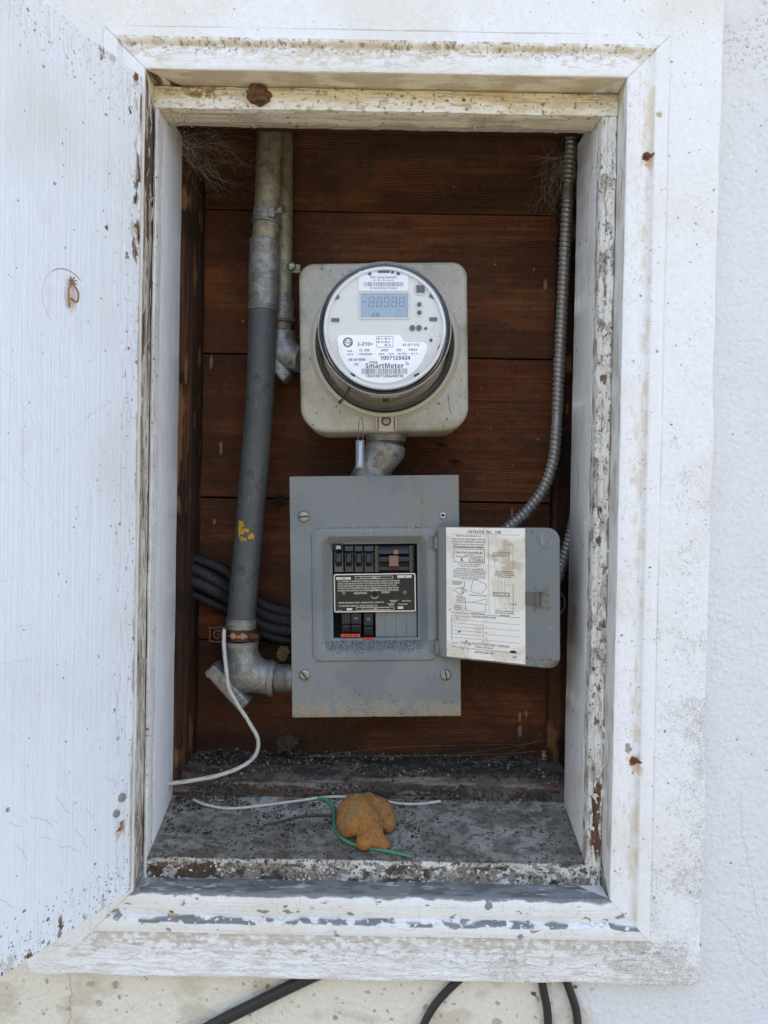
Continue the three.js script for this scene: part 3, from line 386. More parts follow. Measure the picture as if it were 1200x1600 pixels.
// ---------------------------------------------------------------- setting
const ground = obj('ground', new THREE.PlaneGeometry(400, 400).rotateX(-Math.PI / 2).translate(0, -1.5, 0), tile(512, 4, (n) => { const a = n(6, 4, 501), b = n(60, 3, 503); const c = mix3([192, 178, 152], [160, 148, 124], a); const q = (b - 0.5) * 40; return [c[0] + q, c[1] + q, c[2] + q, b]; }, { bump: 0.004, roughness: 0.95 }));
{ const u = ground.geometry.attributes.uv; for (let i = 0; i < u.count; i++) u.setXY(i, u.getX(i) * 100, u.getY(i) * 100); }
ground.userData.kind = 'structure';
{
  const w = plate([[-4, -1.5], [4, -1.5], [4, 1.25], [-4, 1.25]].map((p) => new THREE.Vector2(...p)), [[[-0.31, -0.47], [-0.31, 0.60], [0.29, 0.60], [0.29, -0.47]].map((p) => new THREE.Vector2(...p))], 0.26, 0, 0);
  tag(obj('stucco_wall', planarUV(w, WX[0], WY[0], WX[1], WY[1]), stucco), 'off white stucco house wall with fine cracks around the meter cabinet', 'wall');
  const e = thing('roof_eave', 'painted wooden eave of the house above the stucco wall', 'roof');
  obj('soffit', new THREE.BoxGeometry(8, 0.03, 0.62).translate(0, 1.265, 0.05), pl({ color: rgb(214, 208, 194), roughness: 0.7 }), e); obj('fascia', new THREE.BoxGeometry(8, 0.16, 0.025).translate(0, 1.32, 0.374), pl({ color: rgb(224, 220, 210), roughness: 0.7 }), e);
  obj('roof_slab', new THREE.BoxGeometry(8, 0.05, 3).rotateX(-0.35).translate(0, 1.86, -1.06), pl({ color: rgb(86, 74, 64), roughness: 0.9 }), e);
  // clipped hedge across the yard, mirrored in the meter glass
  const hd = thing('hedge', 'clipped green hedge across the yard behind the camera', 'hedge', [0, -1.5, 7.5]);
  const leaf = new THREE.PlaneGeometry(0.12, 0.09); const L = new THREE.InstancedMesh(leaf, new THREE.MeshStandardMaterial({ color: rgb(66, 84, 42), roughness: 0.7, side: THREE.DoubleSide }), 9000); const m = new THREE.Matrix4(), q = new THREE.Quaternion(), E2 = new THREE.Euler();
  for (let i = 0; i < 9000; i++) { const x = rr(-11, 11), top = 3.0 + 0.5 * (fbm(x * 0.9, 1, 3, 7) - 0.5), y = rr(0, top), z = rr(-0.7, 0.2); E2.set(rr(0, 6.3), rr(0, 6.3), rr(0, 6.3)); q.setFromEuler(E2); m.compose(V(x, y, z), q, V(1, 1, 1).multiplyScalar(rr(0.8, 1.8))); L.setMatrixAt(i, m); }
  L.name = 'leaves'; L.userData.kind = 'stuff'; L.castShadow = L.receiveShadow = true; hd.add(L);
  obj('stems', new THREE.BoxGeometry(22, 2.7, 0.5).translate(0, 1.35, 0.1), pl({ color: rgb(74, 70, 46), roughness: 1 }), hd);
}

// ---------------------------------------------------------------- the wooden cabinet in the wall
const cabinet = thing('meter_cabinet', 'weathered white painted wooden meter cabinet set in the wall, its door open', 'cabinet');
{
  const f = cabinet;
  const jig = (pts, n, amp, k) => { const out = []; for (let i = 0; i < pts.length; i++) { const a = pts[i], b = pts[(i + 1) % pts.length], l = a.distanceTo(b), c = Math.max(1, Math.round(l / n)); for (let j = 0; j < c; j++) { const p = a.clone().lerp(b, j / c); p.x += (fbm(p.x * 9, p.y * 13, 3, k) - 0.5) * amp; p.y += (fbm(p.x * 13, p.y * 9, 3, k + 1) - 0.5) * amp; out.push(p); } } return out; };
  const outer = jig(roundRect(-0.386, -0.528, 0.359, 0.567, [0.014, 0.006, 0.006, 0.014], 6), 0.012, 0.005, 601);
  const g = plate(outer, [[[OL - 0.0440, OB - 0.0440], [OL - 0.0440, OT + 0.0440], [OR + 0.0440, OT + 0.0440], [OR + 0.0440, OB - 0.0440]].map((p) => new THREE.Vector2(...p))], 0.026, 0.0035, 0.0185, 3);
  obj('casing', planarUV(g, CX[0], CY[0], CX[1], CY[1]), casing, f);
  const mold = (s0, dir) => [[0, -0.02], [0, 0.0176], [0.0008, 0.0192], [0.003, 0.0202], [0.012, 0.0198], [0.022, 0.0182], [0.0268, 0.0166], [0.0280, 0.0164], [0.0288, 0.0172], [0.0296, 0.0205], [0.0312, 0.0218], [0.034, 0.0221], [0.042, 0.0218], [0.0446, 0.0209], [0.0453, 0.0195], [0.0453, -0.02]].map(([s, z]) => [s0 + dir * s, z]);
  const gap = 0.0003, U = (q, side) => { planarUV(q, CX[0], CY[0], CX[1], CY[1]); const p = q.attributes.position, u = q.attributes.uv; for (let i = 0; i < p.count; i++) { const x = p.getX(i), y = p.getY(i), z = p.getZ(i), s = [x - OR, OL - x, y - OT, OB - y][side]; if (s < 0.0012) { const d = s + Math.min(0, z - 0.0176), X = [OR + d, OL - d, x, x][side], Y = [y, y, OT + d, OB - d][side]; u.setXY(i, (X - CX[0]) / (CX[1] - CX[0]), (Y - CY[0]) / (CY[1] - CY[0])); } } return q; };
  obj('molding', U(run(mold(OR, 1), 'y', OB + gap, OT - gap, { mA: -1, mB: 1, p0: OR, wob: 0.0005, crease: 0.5, segs: 120, s: 3 }), 0), casing, f);
  obj('molding', U(run(mold(OL, -1), 'y', OB + gap, OT - gap, { mA: 1, mB: -1, p0: OL, wob: 0.0005, crease: 0.5, segs: 120, s: 4 }), 1), casing, f);
  obj('molding', U(run(mold(OT, 1), 'x', OL + gap, OR - gap, { mA: -1, mB: 1, p0: OT, wob: 0.0005, crease: 0.5, segs: 80, s: 5 }), 2), casing, f);
  obj('molding', U(run(mold(OB, -1), 'x', OL + gap, OR - gap, { mA: 1, mB: -1, p0: OB, wob: 0.0006, crease: 0.5, segs: 80, s: 6 }), 3), casing, f);
  // stops
  obj('stop', scaleUV(run([[0.2555, -0.013], [0.2535, -0.0112], [0.248, -0.0125], [0.2455, -0.0142], [0.2445, -0.0128], [0.240, -0.0118], [0.2385, -0.0133], [0.2380, -0.017], [0.2380, -0.03], [0.2555, -0.03]], 'y', -0.436, 0.4408, { wob: 0.0007, segs: 160, freq: 20, s: 11 }), 0.07, 0.93, 0, -0.45), stopR, f);
  obj('stop', scaleUV(run([[-0.2680, -0.0140], [-0.2668, -0.0112], [-0.2650, -0.0105], [-0.2636, -0.0112], [-0.2628, -0.0135], [-0.2627, -0.017], [-0.2627, -0.03], [-0.2680, -0.03]], 'y', -0.436, 0.4408, { wob: 0.0008, segs: 160, freq: 20, s: 12 }), 0.07, 0.93, 0, -0.45), stopL, f);
  obj('head_stop', scaleUV(run([[0.4668, -0.013], [0.465, -0.011], [0.456, -0.0118], [0.4455, -0.0112], [0.4420, -0.0122], [0.4413, -0.016], [0.4410, -0.0305], [0.4668, -0.0305]], 'x', -0.2680, 0.2555, { wob: 0.0012, segs: 140, freq: 22, s: 13 }), 0.14, 0.54, 0, -0.28), headMat, f);
  obj('head_jamb', scaleUV(run([[0.4418, -0.0315], [0.4412, -0.0330], [0.4412, -0.0535], [0.4425, -0.0560], [0.462, -0.057], [0.462, -0.0315]], 'x', -0.2620, 0.2362, { wob: 0.0017, segs: 160, freq: 34, s: 14 }), 0.14, 0.54, -0.034, -0.28), headMat, f);
  // side jambs
  obj('jamb', scaleUV(run([[0.2376, -0.031], [0.2350, -0.110], [0.2365, -0.112], [0.262, -0.112], [0.262, -0.031]], 'y', -0.42, 0.4545, { wob: 0.0007, segs: 120, s: 15 }), 0.22, 0.93, 0, -0.45), jambR, f);
  obj('jamb', scaleUV(run([[-0.2626, -0.031], [-0.2618, -0.110], [-0.2632, -0.112], [-0.285, -0.112], [-0.285, -0.031]], 'y', -0.42, 0.4545, { wob: 0.0006, segs: 120, s: 16 }), 0.22, 0.93, 0, -0.45), jambL, f);
  // sloping sill with its upright nose
  const sp = [[-0.4385, -0.0118], [-0.412, -0.0115], [-0.4095, -0.0128], [-0.4085, -0.0165], [-0.3755, -0.1105], [-0.45, -0.1105], [-0.45, -0.0125]];
  const sg = run(sp, 'x', -0.2680, 0.2555, { wob: 0.0008, segs: 140, freq: 24, s: 17, crease: 0.6 }); { const u = sg.attributes.uv; for (let i = 0; i < u.count; i++) { const a = u.getX(i); u.setXY(i, (u.getY(i) - SX[0]) / (SX[1] - SX[0]), a / 0.20); } }
  obj('sill', sg, sillMat, f);
  const flake = (w, h, curl) => { const k = 9, pts = []; for (let i = 0; i < k; i++) { const t = i / k * 6.283, q = rr(0.35, 1.15); pts.push(new THREE.Vector2(Math.cos(t) * w * q, Math.sin(t) * h * q)); } const g = new THREE.ExtrudeGeometry(new THREE.Shape(pts), { depth: 0.00028, bevelEnabled: false }), p = g.attributes.position; for (let i = 0; i < p.count; i++) p.setZ(i, p.getZ(i) + curl * (p.getX(i) / w) ** 2 + curl * 0.6 * (p.getY(i) / h)); g.computeVertexNormals(); return g; };
  const flakes = (n, place, col, face) => { const gs = []; for (let i = 0; i < n; i++) { const [x, y, z, long] = place(), g = flake(rr(0.0008, 0.0030), rr(0.001, 0.0045) * long, rr(-0.0004, 0.0011)); g.rotateX(rr(-0.22, 0.22)).rotateY(rr(-0.22, 0.22)).rotateZ(rr(-0.5, 0.5)); if (face === 'down') g.rotateX(Math.PI / 2); if (face === 'right') g.rotateY(Math.PI / 2); g.translate(x, y, z); gs.push(g); } const m = obj('paint_flakes', gs, pl({ color: rgb(...col), roughness: 0.7 }), f); m.userData.kind = 'stuff'; };
  flakes(170, () => [rr(0.2395, 0.2545), rr(-0.43, 0.435), -0.0116 + rr(-0.0004, 0.0006), 1.6], [220, 217, 208], 'front');
  flakes(60, () => [OL + 0.0006, rr(-0.42, 0.46), rr(-0.010, 0.015), 2.8], [196, 190, 178], 'right');
  flakes(70, () => [rr(-0.25, 0.235), 0.4405 + rr(-0.0008, 0.0006), rr(-0.052, -0.02), 0.8], [216, 206, 184], 'down');
  flakes(60, () => [rr(-0.26, 0.25), rr(0.443, 0.464), -0.0106, 0.6], [222, 212, 186], 'front');
  flakes(120, () => [rr(-0.26, 0.25), rr(-0.436, -0.411), -0.0108, 0.7], [204, 200, 190], 'front');
  flakes(60, () => { const q = rnd(); return [rr(-0.26, 0.25), OB - 0.0300 + rr(-0.003, 0.003), 0.0222, 0.6]; }, [228, 228, 226], 'front');
  flakes(40, () => [0.2372 + rr(-0.0006, 0.0004), rr(-0.40, 0.43), rr(-0.10, -0.03), 2.0], [224, 222, 216], 'right');
  const nail = new THREE.SphereGeometry(0.0034, 14, 8).scale(1.25, 0.8, 0.4);
  for (const [x, y] of [[0.279,0.3841], [0.2803,-0.2773]]) obj('nail_head', nail.clone().translate(x, y, 0.0195), rust, f);

  const b = cabinet;
  const ys = [-0.375, -0.1935, 0.0035, 0.2017, 0.3990, 0.585];
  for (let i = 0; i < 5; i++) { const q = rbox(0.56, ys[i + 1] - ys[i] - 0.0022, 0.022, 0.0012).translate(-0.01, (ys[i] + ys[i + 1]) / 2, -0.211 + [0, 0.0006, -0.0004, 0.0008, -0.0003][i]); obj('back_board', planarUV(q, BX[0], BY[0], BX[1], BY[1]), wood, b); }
  obj('backing', new THREE.BoxGeometry(0.60, 1.1, 0.01).translate(-0.01, 0.07, -0.235), postWood, b);
  const pu = (q) => { const p = q.attributes.position, u = q.attributes.uv; for (let i = 0; i < p.count; i++) u.setXY(i, (Math.abs(p.getX(i)) - 0.2 - p.getZ(i)) / 0.16, (p.getY(i) + 0.4) / 0.98); return q; };
  obj('post', pu(run([[-0.2526, -0.1135], [-0.2526, -0.1995], [-0.305, -0.1995], [-0.305, -0.1135]], 'y', -0.36, 0.58, { wob: 0.0022, segs: 120, freq: 9, s: 21 })), postWood, b);
  obj('side_board', pu(run([[0.2520, -0.1135], [0.2520, -0.1815], [0.285, -0.1815], [0.285, -0.1135]], 'y', -0.36, 0.58, { wob: 0.0012, segs: 120, freq: 9, s: 22 })), postWood, b);
  obj('corner_strip', pu(run([[0.2285, -0.1835], [0.2285, -0.1992], [0.285, -0.1992], [0.285, -0.1835]], 'y', -0.36, 0.58, { wob: 0.0010, segs: 120, freq: 9, s: 24 })), postWood, b);
  obj('ceiling_board', pu(new THREE.BoxGeometry(0.60, 0.02, 0.18).translate(-0.01, 0.592, -0.14)), postWood, b);
  obj('lintel', pu(new THREE.BoxGeometry(0.58, 0.12, 0.05).translate(-0.01, 0.523, -0.083)), postWood, b);
  const fp = [[-0.395, -0.1112], [-0.374, -0.1114], [-0.356, -0.1150], [-0.351, -0.1185], [-0.3485, -0.1250], [-0.348, -0.1985], [-0.395, -0.1985]];
  const fg = run(fp, 'x', -0.27, 0.245, { wob: 0.0026, segs: 160, freq: 24, s: 23, crease: 1.2 }); { const u = fg.attributes.uv; for (let i = 0; i < u.count; i++) { const a = u.getX(i); u.setXY(i, (u.getY(i) + 0.28) / 0.54, Math.max(0, a - 0.016) / 0.14); } }
  obj('floor_plate', fg, floorMat, b);
}
// open door, hinged at the left
{
  const g = run([[0.0006, 0.0004], [0, 0.002], [0, 0.02], [0.002, 0.022], [DW - 0.002, 0.022], [DW, 0.02], [DW, 0.002], [DW - 0.0006, 0.0004]], 'y', DY[0], DY[1], { wob: 0.0005, segs: 120, freq: 16, s: 31 });
  const p = g.attributes.position, u = g.attributes.uv; for (let i = 0; i < p.count; i++) { u.setXY(i, p.getX(i) / DW, (p.getY(i) - DY[0]) / (DY[1] - DY[0])); }
  const d = obj('door', g, doorPaint, cabinet); d.position.set(-0.267, 0, 0.030); d.rotation.y = R(-112.5);   // local x runs from the hinge edge to the free edge
  // painted-over screw stubs of a lost hinge leaf
  const stub = (w, y, r) => obj('screw_stub', new THREE.CylinderGeometry(r, r * 1.2, 0.004, 7).rotateX(-Math.PI / 2).translate(w, y, -0.001), pl({ color: rgb(150, 146, 140), roughness: 0.55, metalness: 0.3 }), d);
  stub(0.0175,-0.3184, 0.0042); stub(0.0259,-0.3325, 0.0036);
  const c = thing('insect_case', 'small brown dried insect case stuck on the open white door', 'insect case', [0, 0, 0]);
  const dp = (w, y, o) => V(-0.267 - Math.sin(R(22.5)) * w + Math.cos(R(22.5)) * o, y, 0.030 + Math.cos(R(22.5)) * w + Math.sin(R(22.5)) * o);
  const silk = pl({ color: rgb(150, 112, 70), roughness: 0.9 }), [w0, y0] = [0.0984,0.1958];
  obj('silk_loop', [tube([dp(w0, y0 + 0.010, 0.002), dp(w0 + 0.006, y0 + 0.002, 0.004), dp(w0 + 0.005, y0 - 0.008, 0.003), dp(w0 + 0.003, y0 - 0.014, 0.002)], 0.0009, 24, 6), tube([dp(w0, y0 + 0.010, 0.002), dp(w0 - 0.006, y0 + 0.001, 0.004), dp(w0 - 0.004, y0 - 0.008, 0.004), dp(w0 + 0.002, y0 - 0.006, 0.003)], 0.0010, 24, 6)], silk, c);
  for (let i = 0; i < 7; i++) { const a = i / 7 * 6.28; obj('leg', tube([dp(w0, y0 + 0.011, 0.002), dp(w0 + Math.cos(a) * 0.005, y0 + 0.011 + Math.sin(a) * 0.004, 0.003)], 0.0007, 6, 5), silk, c); }
}

// ---------------------------------------------------------------- meter socket, ring and meter
const MC = V(-0.0030, 0.1985, 0);
function ctx(w, h) { const e = document.createElement('canvas'); e.width = w; e.height = h; return [e, e.getContext('2d')]; }
function printTex(c) { const t = new THREE.CanvasTexture(c); t.colorSpace = THREE.SRGBColorSpace; t.magFilter = THREE.LinearFilter; t.anisotropy = 8; return t; }
{
  const s = thing('meter_socket', 'beige metal meter socket box with rounded corners on the redwood boards', 'meter socket', [-0.0037, 0.1955, -0.105], R(1.7));
  const body = plate(roundRect(-0.1060, -0.1055, 0.1055, 0.1065, [0.030, 0.019, 0.019, 0.032], 10), [], 0.094, 0.007, 0, 4);
  obj('box', planarUV(body, -0.11, -0.11, 0.11, 0.11), beigePaint, s);
  const cy = 0.0025;
  const lz = (pr, n = 96) => lathe(pr, n).rotateX(Math.PI / 2).translate(0.001, cy, 0);
  obj('raised_collar', lz([[0.0948, -0.001], [0.0940, 0.0022], [0.092, 0.0032], [0.087, 0.0032]]), beigePaint, s);
  obj('sealing_ring', lz([[0.0905, 0.002], [0.0915, 0.004], [0.0912, 0.0085], [0.0900, 0.0105], [0.0868, 0.0110], [0.0858, 0.0102], [0.0855, 0.006], [0.086, 0.003]]), ringPaint, s);
  obj('ring_split', rbox(0.0035, 0.0075, 0.0055, 0.0006).rotateZ(R(-52)).translate(-0.0545, -0.0685, 0.0085), pl({ color: rgb(70, 62, 50), roughness: 0.7 }), s);
  const tabm = obj('screw_tab', [rbox(0.019, 0.023, 0.006, 0.0012).translate(0.0015, -0.095, 0.004)], ringPaint, s);
  for (const x of [-0.0105, 0.0135]) obj('tab_side', rbox(0.003, 0.018, 0.005, 0.001).translate(x, -0.094, 0.003), ringPaint, s);
  const sc = obj('tab_screw', lathe([[0, 0.0035], [0.003, 0.0033], [0.0045, 0.0022], [0.005, 0]], 24).rotateX(Math.PI / 2).translate(0.0015, -0.0935, 0.007), screwMetal, tabm);
  obj('screw_washer', new THREE.TorusGeometry(0.0055, 0.0006, 6, 28).translate(0.0015, -0.0935, 0.0072), pl({ color: rgb(50, 44, 36), roughness: 0.7 }), tabm);
  obj('insect_leg', tube([V(0.078, -0.062, 0.017), V(0.079, -0.072, 0.019), V(0.080, -0.080, 0.014), V(0.083, -0.084, 0.008)], 0.0004, 16, 5), pl({ color: rgb(110, 72, 44), roughness: 0.8 }), s);

  // the meter itself, plugged into the socket; local z from the ring plane
  const m = thing('electric_meter', 'round glass covered digital electric meter plugged into the beige socket', 'electric meter', [MC.x, MC.y, -0.100], R(1.05));
  const L = (pr, n = 96) => lathe(pr, n).rotateX(Math.PI / 2);
  obj('base_plate', L([[0, 0.002], [0.080, 0.002], [0.0848, 0.003], [0.0848, 0.0065], [0.082, 0.0075]]), pl({ color: rgb(44, 42, 40), roughness: 0.45 }), m);
  const ringSet = [['lower_shell', 0.0740, 0.003, 0.019, rgb(66, 57, 46), 0.3], ['dark_ring', 0.0752, 0.019, 0.0225, rgb(26, 24, 22), 0.25], ['middle_shell', 0.0712, 0.0225, 0.043, rgb(72, 60, 48), 0.22], ['bright_ring', 0.0722, 0.043, 0.0455, rgb(176, 168, 152), 0.3], ['upper_shell', 0.0700, 0.0455, 0.066, rgb(58, 52, 46), 0.22], ['black_ring', 0.0708, 0.066, 0.0695, rgb(24, 22, 22), 0.25], ['dial_collar', 0.0672, 0.0695, 0.0838, rgb(126, 121, 112), 0.4]];
  for (const [n, rad, z0, z1, col, ro] of ringSet) obj(n, L([[rad - 0.006, z0], [rad - 0.0004, z0 + 0.0002], [rad, z0 + 0.0008], [rad, z1 - 0.0008], [rad - 0.0004, z1 - 0.0002], [rad - 0.006, z1]]), pl({ color: col, roughness: ro }), m);
  obj('inner_label', new THREE.CylinderGeometry(0.0716, 0.0716, 0.011, 30, 1, true, -0.24, 0.48).rotateX(Math.PI / 2).rotateZ(0).translate(0, 0, 0.033), pl({ color: rgb(196, 160, 146), roughness: 0.6, side: THREE.DoubleSide }), m);
  // dial face: printed disc (print laid out on a grid 480 units to the rim)
  const [fc, fg] = ctx(1024, 1024); const set = (g) => g.setTransform(512 / 480, 0, 0, 512 / 480, 512 - 560 * 512 / 480, 512 - 555 * 512 / 480);
  fg.fillStyle = 'rgb(208,208,202)'; fg.fillRect(0, 0, 1024, 1024); set(fg);
  fg.strokeStyle = 'rgb(170,168,160)'; fg.lineWidth = 3; fg.beginPath(); fg.moveTo(905, 615); fg.lineTo(948, 530); fg.lineTo(995, 615); fg.closePath(); fg.stroke(); fg.lineWidth = 4; fg.beginPath(); fg.moveTo(950, 560); fg.lineTo(938, 585); fg.lineTo(956, 585); fg.lineTo(946, 605); fg.stroke();
  const face = planarUV(new THREE.CircleGeometry(0.0655, 96), -0.0698, -0.0698, 0.0698, 0.0698).translate(0, 0, 0.084);
  const faceM = obj('dial_face', face, pl({ map: printTex(fc), roughness: 0.5 }), m);
  obj('dial_rim', L([[0.0655, 0.0835], [0.0655, 0.0865], [0.0668, 0.0872], [0.0688, 0.0868], [0.0695, 0.085], [0.0695, 0.080], [0.0655, 0.078]]), pl({ color: rgb(214, 216, 216), roughness: 0.35 }), m);
  const q = (x, y) => new THREE.Vector2((x - 560) * 0.0001453, -(y - 555) * 0.0001453);
  // rating plate
  const [pc, pg] = ctx(1024, 1024); pg.fillStyle = 'rgb(243,244,246)'; pg.fillRect(0, 0, 1024, 1024); set(pg);
  const T = (g, t, x, y, px, o = {}) => { g.font = `${o.w || 'bold'} ${px}px ${o.f || 'sans-serif'}`; g.textAlign = o.a || 'left'; g.fillStyle = o.c || 'rgb(34,36,44)'; if (o.mw) g.fillText(t, x, y, o.mw); else g.fillText(t, x, y); };
  pg.fillStyle = pg.strokeStyle = 'rgb(30,32,38)';
  pg.lineWidth = 9; pg.beginPath(); pg.arc(272, 664, 34, 0, 7); pg.stroke(); pg.lineWidth = 4; for (let i = 0; i < 8; i++) { pg.save(); pg.translate(272, 664); pg.rotate(i * Math.PI / 4); pg.beginPath(); pg.arc(0, -34, 9, 0.4, 2.6); pg.stroke(); pg.restore(); }
  pg.font = 'italic 40px serif'; pg.textAlign = 'center'; pg.fillText('GE', 271, 677); pg.lineWidth = 3; pg.beginPath(); pg.arc(262, 655, 9, 1, 5.6); pg.stroke(); pg.beginPath(); pg.arc(284, 672, 9, 4, 8.6); pg.stroke();
  T(pg, 'I-210+', 348, 692, 42, { mw: 128 }); pg.lineWidth = 3; pg.strokeRect(497, 620, 128, 82); for (const [x, y, t] of [[512, 636, 'C1'], [568, 636, 'P2'], [512, 661, 'V2'], [568, 661, 'J2'], [568, 685, 'U2']]) { pg.beginPath(); pg.arc(x, y, 7.5, 0, 7); pg.fillStyle = 'rgb(30,32,38)'; pg.fill(); T(pg, t, x + 16, y + 7, 19); }
  T(pg, '42 477 512', 832, 694, 27, { a: 'right', w: 'bold', mw: 150 }); T(pg, 'USA', 268, 740, 21); T(pg, '0210', 268, 765, 20); T(pg, 'CL 200', 360, 735, 27); T(pg, '240V', 528, 735, 27); T(pg, '3W', 650, 733, 27); T(pg, 'FM2S', 746, 731, 27);
  T(pg, '727X281080', 360, 763, 19, { mw: 128 }); T(pg, '60HZ', 512, 762, 19); T(pg, 'TA30', 588, 760, 19); T(pg, 'Kh 10.0', 664, 759, 19); T(pg, 'Rt 1.0', 766, 758, 19);
  T(pg, '1007128424', 524, 801, 43, { w: 'bold', mw: 302 }); T(pg, 'AR 60 MIN', 276, 809, 27, { mw: 150 }); T(pg, 'DS', 322, 845, 27); T(pg, 'PG&E', 440, 830, 25, { w: 'bold', mw: 66 }); T(pg, 'SmartMeter', 407, 866, 52, { mw: 312 });
  pg.lineWidth = 3; for (const r of [9, 17, 25]) { pg.beginPath(); pg.arc(722, 840, r, -1.5, 0.1); pg.stroke(); }
  const bars = (g, x, y, w, h, k) => { g.fillStyle = 'rgb(60,62,66)'; let p = x, i = 0; while (p < x + w) { const b = 2 + Math.floor(hash(i, k, 5) * 3) * 1.6; if (i % 2 === 0) g.fillRect(p, y, b, h); p += b + 0.6; i++; } };
  bars(pg, 380, 868, 358, 44, 3); T(pg, '1NG10071284240310', 408, 937, 31, { mw: 298 });
  const out = []; { const a = (x, y) => out.push(q(x, y)); const rc = (x, y, r, d0, d1) => { for (let i = 0; i <= 6; i++) { const t = R(mix(d0, d1, i / 6)); a(x + Math.cos(t) * r, y - Math.sin(t) * r); } }; rc(232, 648, 42, 180, 90); rc(672, 622, 17, 90, 20); a(705, 650); a(722, 661); rc(850, 706, 44, 90, 0); const ce = [543, 560]; for (let i = 0; i <= 24; i++) { const t = R(mix(-33, -160, i / 24)); a(543 + Math.cos(t) * 372 * (i > 18 ? 1 - (i - 18) * 0.004 : 1), 612 - Math.sin(t) * 372); } }
  obj('rating_label', planarUV(plate(out, [], 0.0008, 0, 0.0849), -0.0698, -0.0698, 0.0698, 0.0698), pl({ map: printTex(pc), roughness: 0.45 }), m);
  // network label with bars
  const [nc, ng] = ctx(384, 180); ng.fillStyle = 'rgb(226,228,230)'; ng.fillRect(0, 0, 384, 180); ng.fillStyle = '#333'; T(ng, 'Silver Spring Networks', 192, 84, 26, { a: 'center', mw: 212, c: 'rgb(70,72,80)' }); T(ng, 'NIC 300 Comm Module', 192, 103, 15, { a: 'center', mw: 176, c: 'rgb(90,92,100)' }); bars(ng, 38, 112, 312, 34, 9); T(ng, '0013500100084427 0036029', 192, 166, 17, { a: 'center', mw: 320, c: 'rgb(80,82,90)' });
  const nA = q(357, 262), nB = q(742, 82);
  obj('network_label', planarUV(plate(roundRect(nA.x, nA.y, nB.x, nB.y - 0.004, 0.0015, 4), [], 0.0006, 0, 0.0847), nA.x, nA.y, nB.x, nB.y), pl({ map: printTex(nc), roughness: 0.45 }), m);
  // display
  const dA = q(372, 470), dB = q(742, 284);
  const [lc, lg] = ctx(512, 256); { const gi = lg.createImageData(512, 256); for (let j = 0; j < 256; j++) for (let i = 0; i < 512; i++) { const o = (j * 512 + i) * 4, n = (fbm(i * 0.02, j * 0.02, 3, 701) - 0.5) * 8; gi.data[o] = 134 + n; gi.data[o + 1] = 154 + n; gi.data[o + 2] = 174 + n; gi.data[o + 3] = 255; } lg.putImageData(gi, 0, 0); }
  lg.fillStyle = 'rgb(64,74,88)'; const seg = (x, y, w, h, on) => { const t = 8; const S = [[x + 4, y, w - 8, t], [x + 4, y + h / 2 - t / 2, w - 8, t], [x + 4, y + h - t, w - 8, t], [x, y + 4, t, h / 2 - 6], [x + w - t, y + 4, t, h / 2 - 6], [x, y + h / 2 + 2, t, h / 2 - 6], [x + w - t, y + h / 2 + 2, t, h / 2 - 6]]; S.forEach((r, i) => { lg.globalAlpha = on[i] === '1' ? 0.85 : 0.3; lg.fillRect(...r); }); lg.globalAlpha = 1; };
  lg.setTransform(1, 0, -0.08, 1, 10, 0); lg.fillRect(22, 82, 36, 8); ['1111111', '1110111', '1111101', '1111111', '1111111'].forEach((o, i) => seg(86 + i * 82, 36, 58, 106, o)); seg(130, 205, 32, 60, '1111111'); seg(176, 205, 32, 60, '1111111'); T(lg, 'kWh', 400, 186, 18, { c: 'rgb(80,90,104)' }); T(lg, 'Demand', 380, 246, 16, { c: 'rgb(100,110,122)' });
  const bez = obj('display_bezel', loft([[roundRect(dA.x - 0.0026, dA.y - 0.0026, dB.x + 0.0026, dB.y + 0.0026, 0.002, 4), 0.0841], [roundRect(dA.x - 0.0020, dA.y - 0.0020, dB.x + 0.0020, dB.y + 0.0020, 0.0016, 4), 0.0853], [roundRect(dA.x, dA.y, dB.x, dB.y, 0.0006, 4), 0.0851], [roundRect(dA.x, dA.y, dB.x, dB.y, 0.0006, 4), 0.0843]]), pl({ color: rgb(198, 198, 192), roughness: 0.5 }), m);
  obj('display_screen', planarUV(plate(roundRect(dA.x + 0.0002, dA.y + 0.0002, dB.x - 0.0002, dB.y - 0.0002, 0.0005, 2), [], 0.0004, 0, 0.0845), dA.x, dA.y, dB.x, dB.y), pl({ map: printTex(lc), roughness: 0.15 }), m);
  // buttons, ports and slots
  const dark = pl({ color: rgb(46, 50, 58), roughness: 0.4 }), rimm = pl({ color: rgb(206, 206, 200), roughness: 0.5 });
  const port = (x, y, r, rim, sq) => { const c = q(x, y), k = 0.0001453; if (rim) obj('port_rim', L([[(r + 2) * k, 0.0841], [(r + 4) * k, 0.0852], [(rim - 3) * k, 0.0852], [rim * k, 0.0841]], 32).translate(c.x, c.y, 0), rimm, m); obj(sq ? 'button' : 'port', sq ? rbox(64 * k, 56 * k, 0.0016, 0.0004).translate(c.x, c.y, 0.0845) : new THREE.CylinderGeometry(r * k, r * k, 0.001, 24).rotateX(Math.PI / 2).translate(c.x, c.y, 0.0844), dark, m); };
  port(840, 248, 40, 52, true); port(830, 370, 17, 34); port(830, 433, 17, 34); port(776, 553, 20, 29); port(827, 553, 20, 29); port(881, 556, 12, 0); port(922, 647, 13, 0);
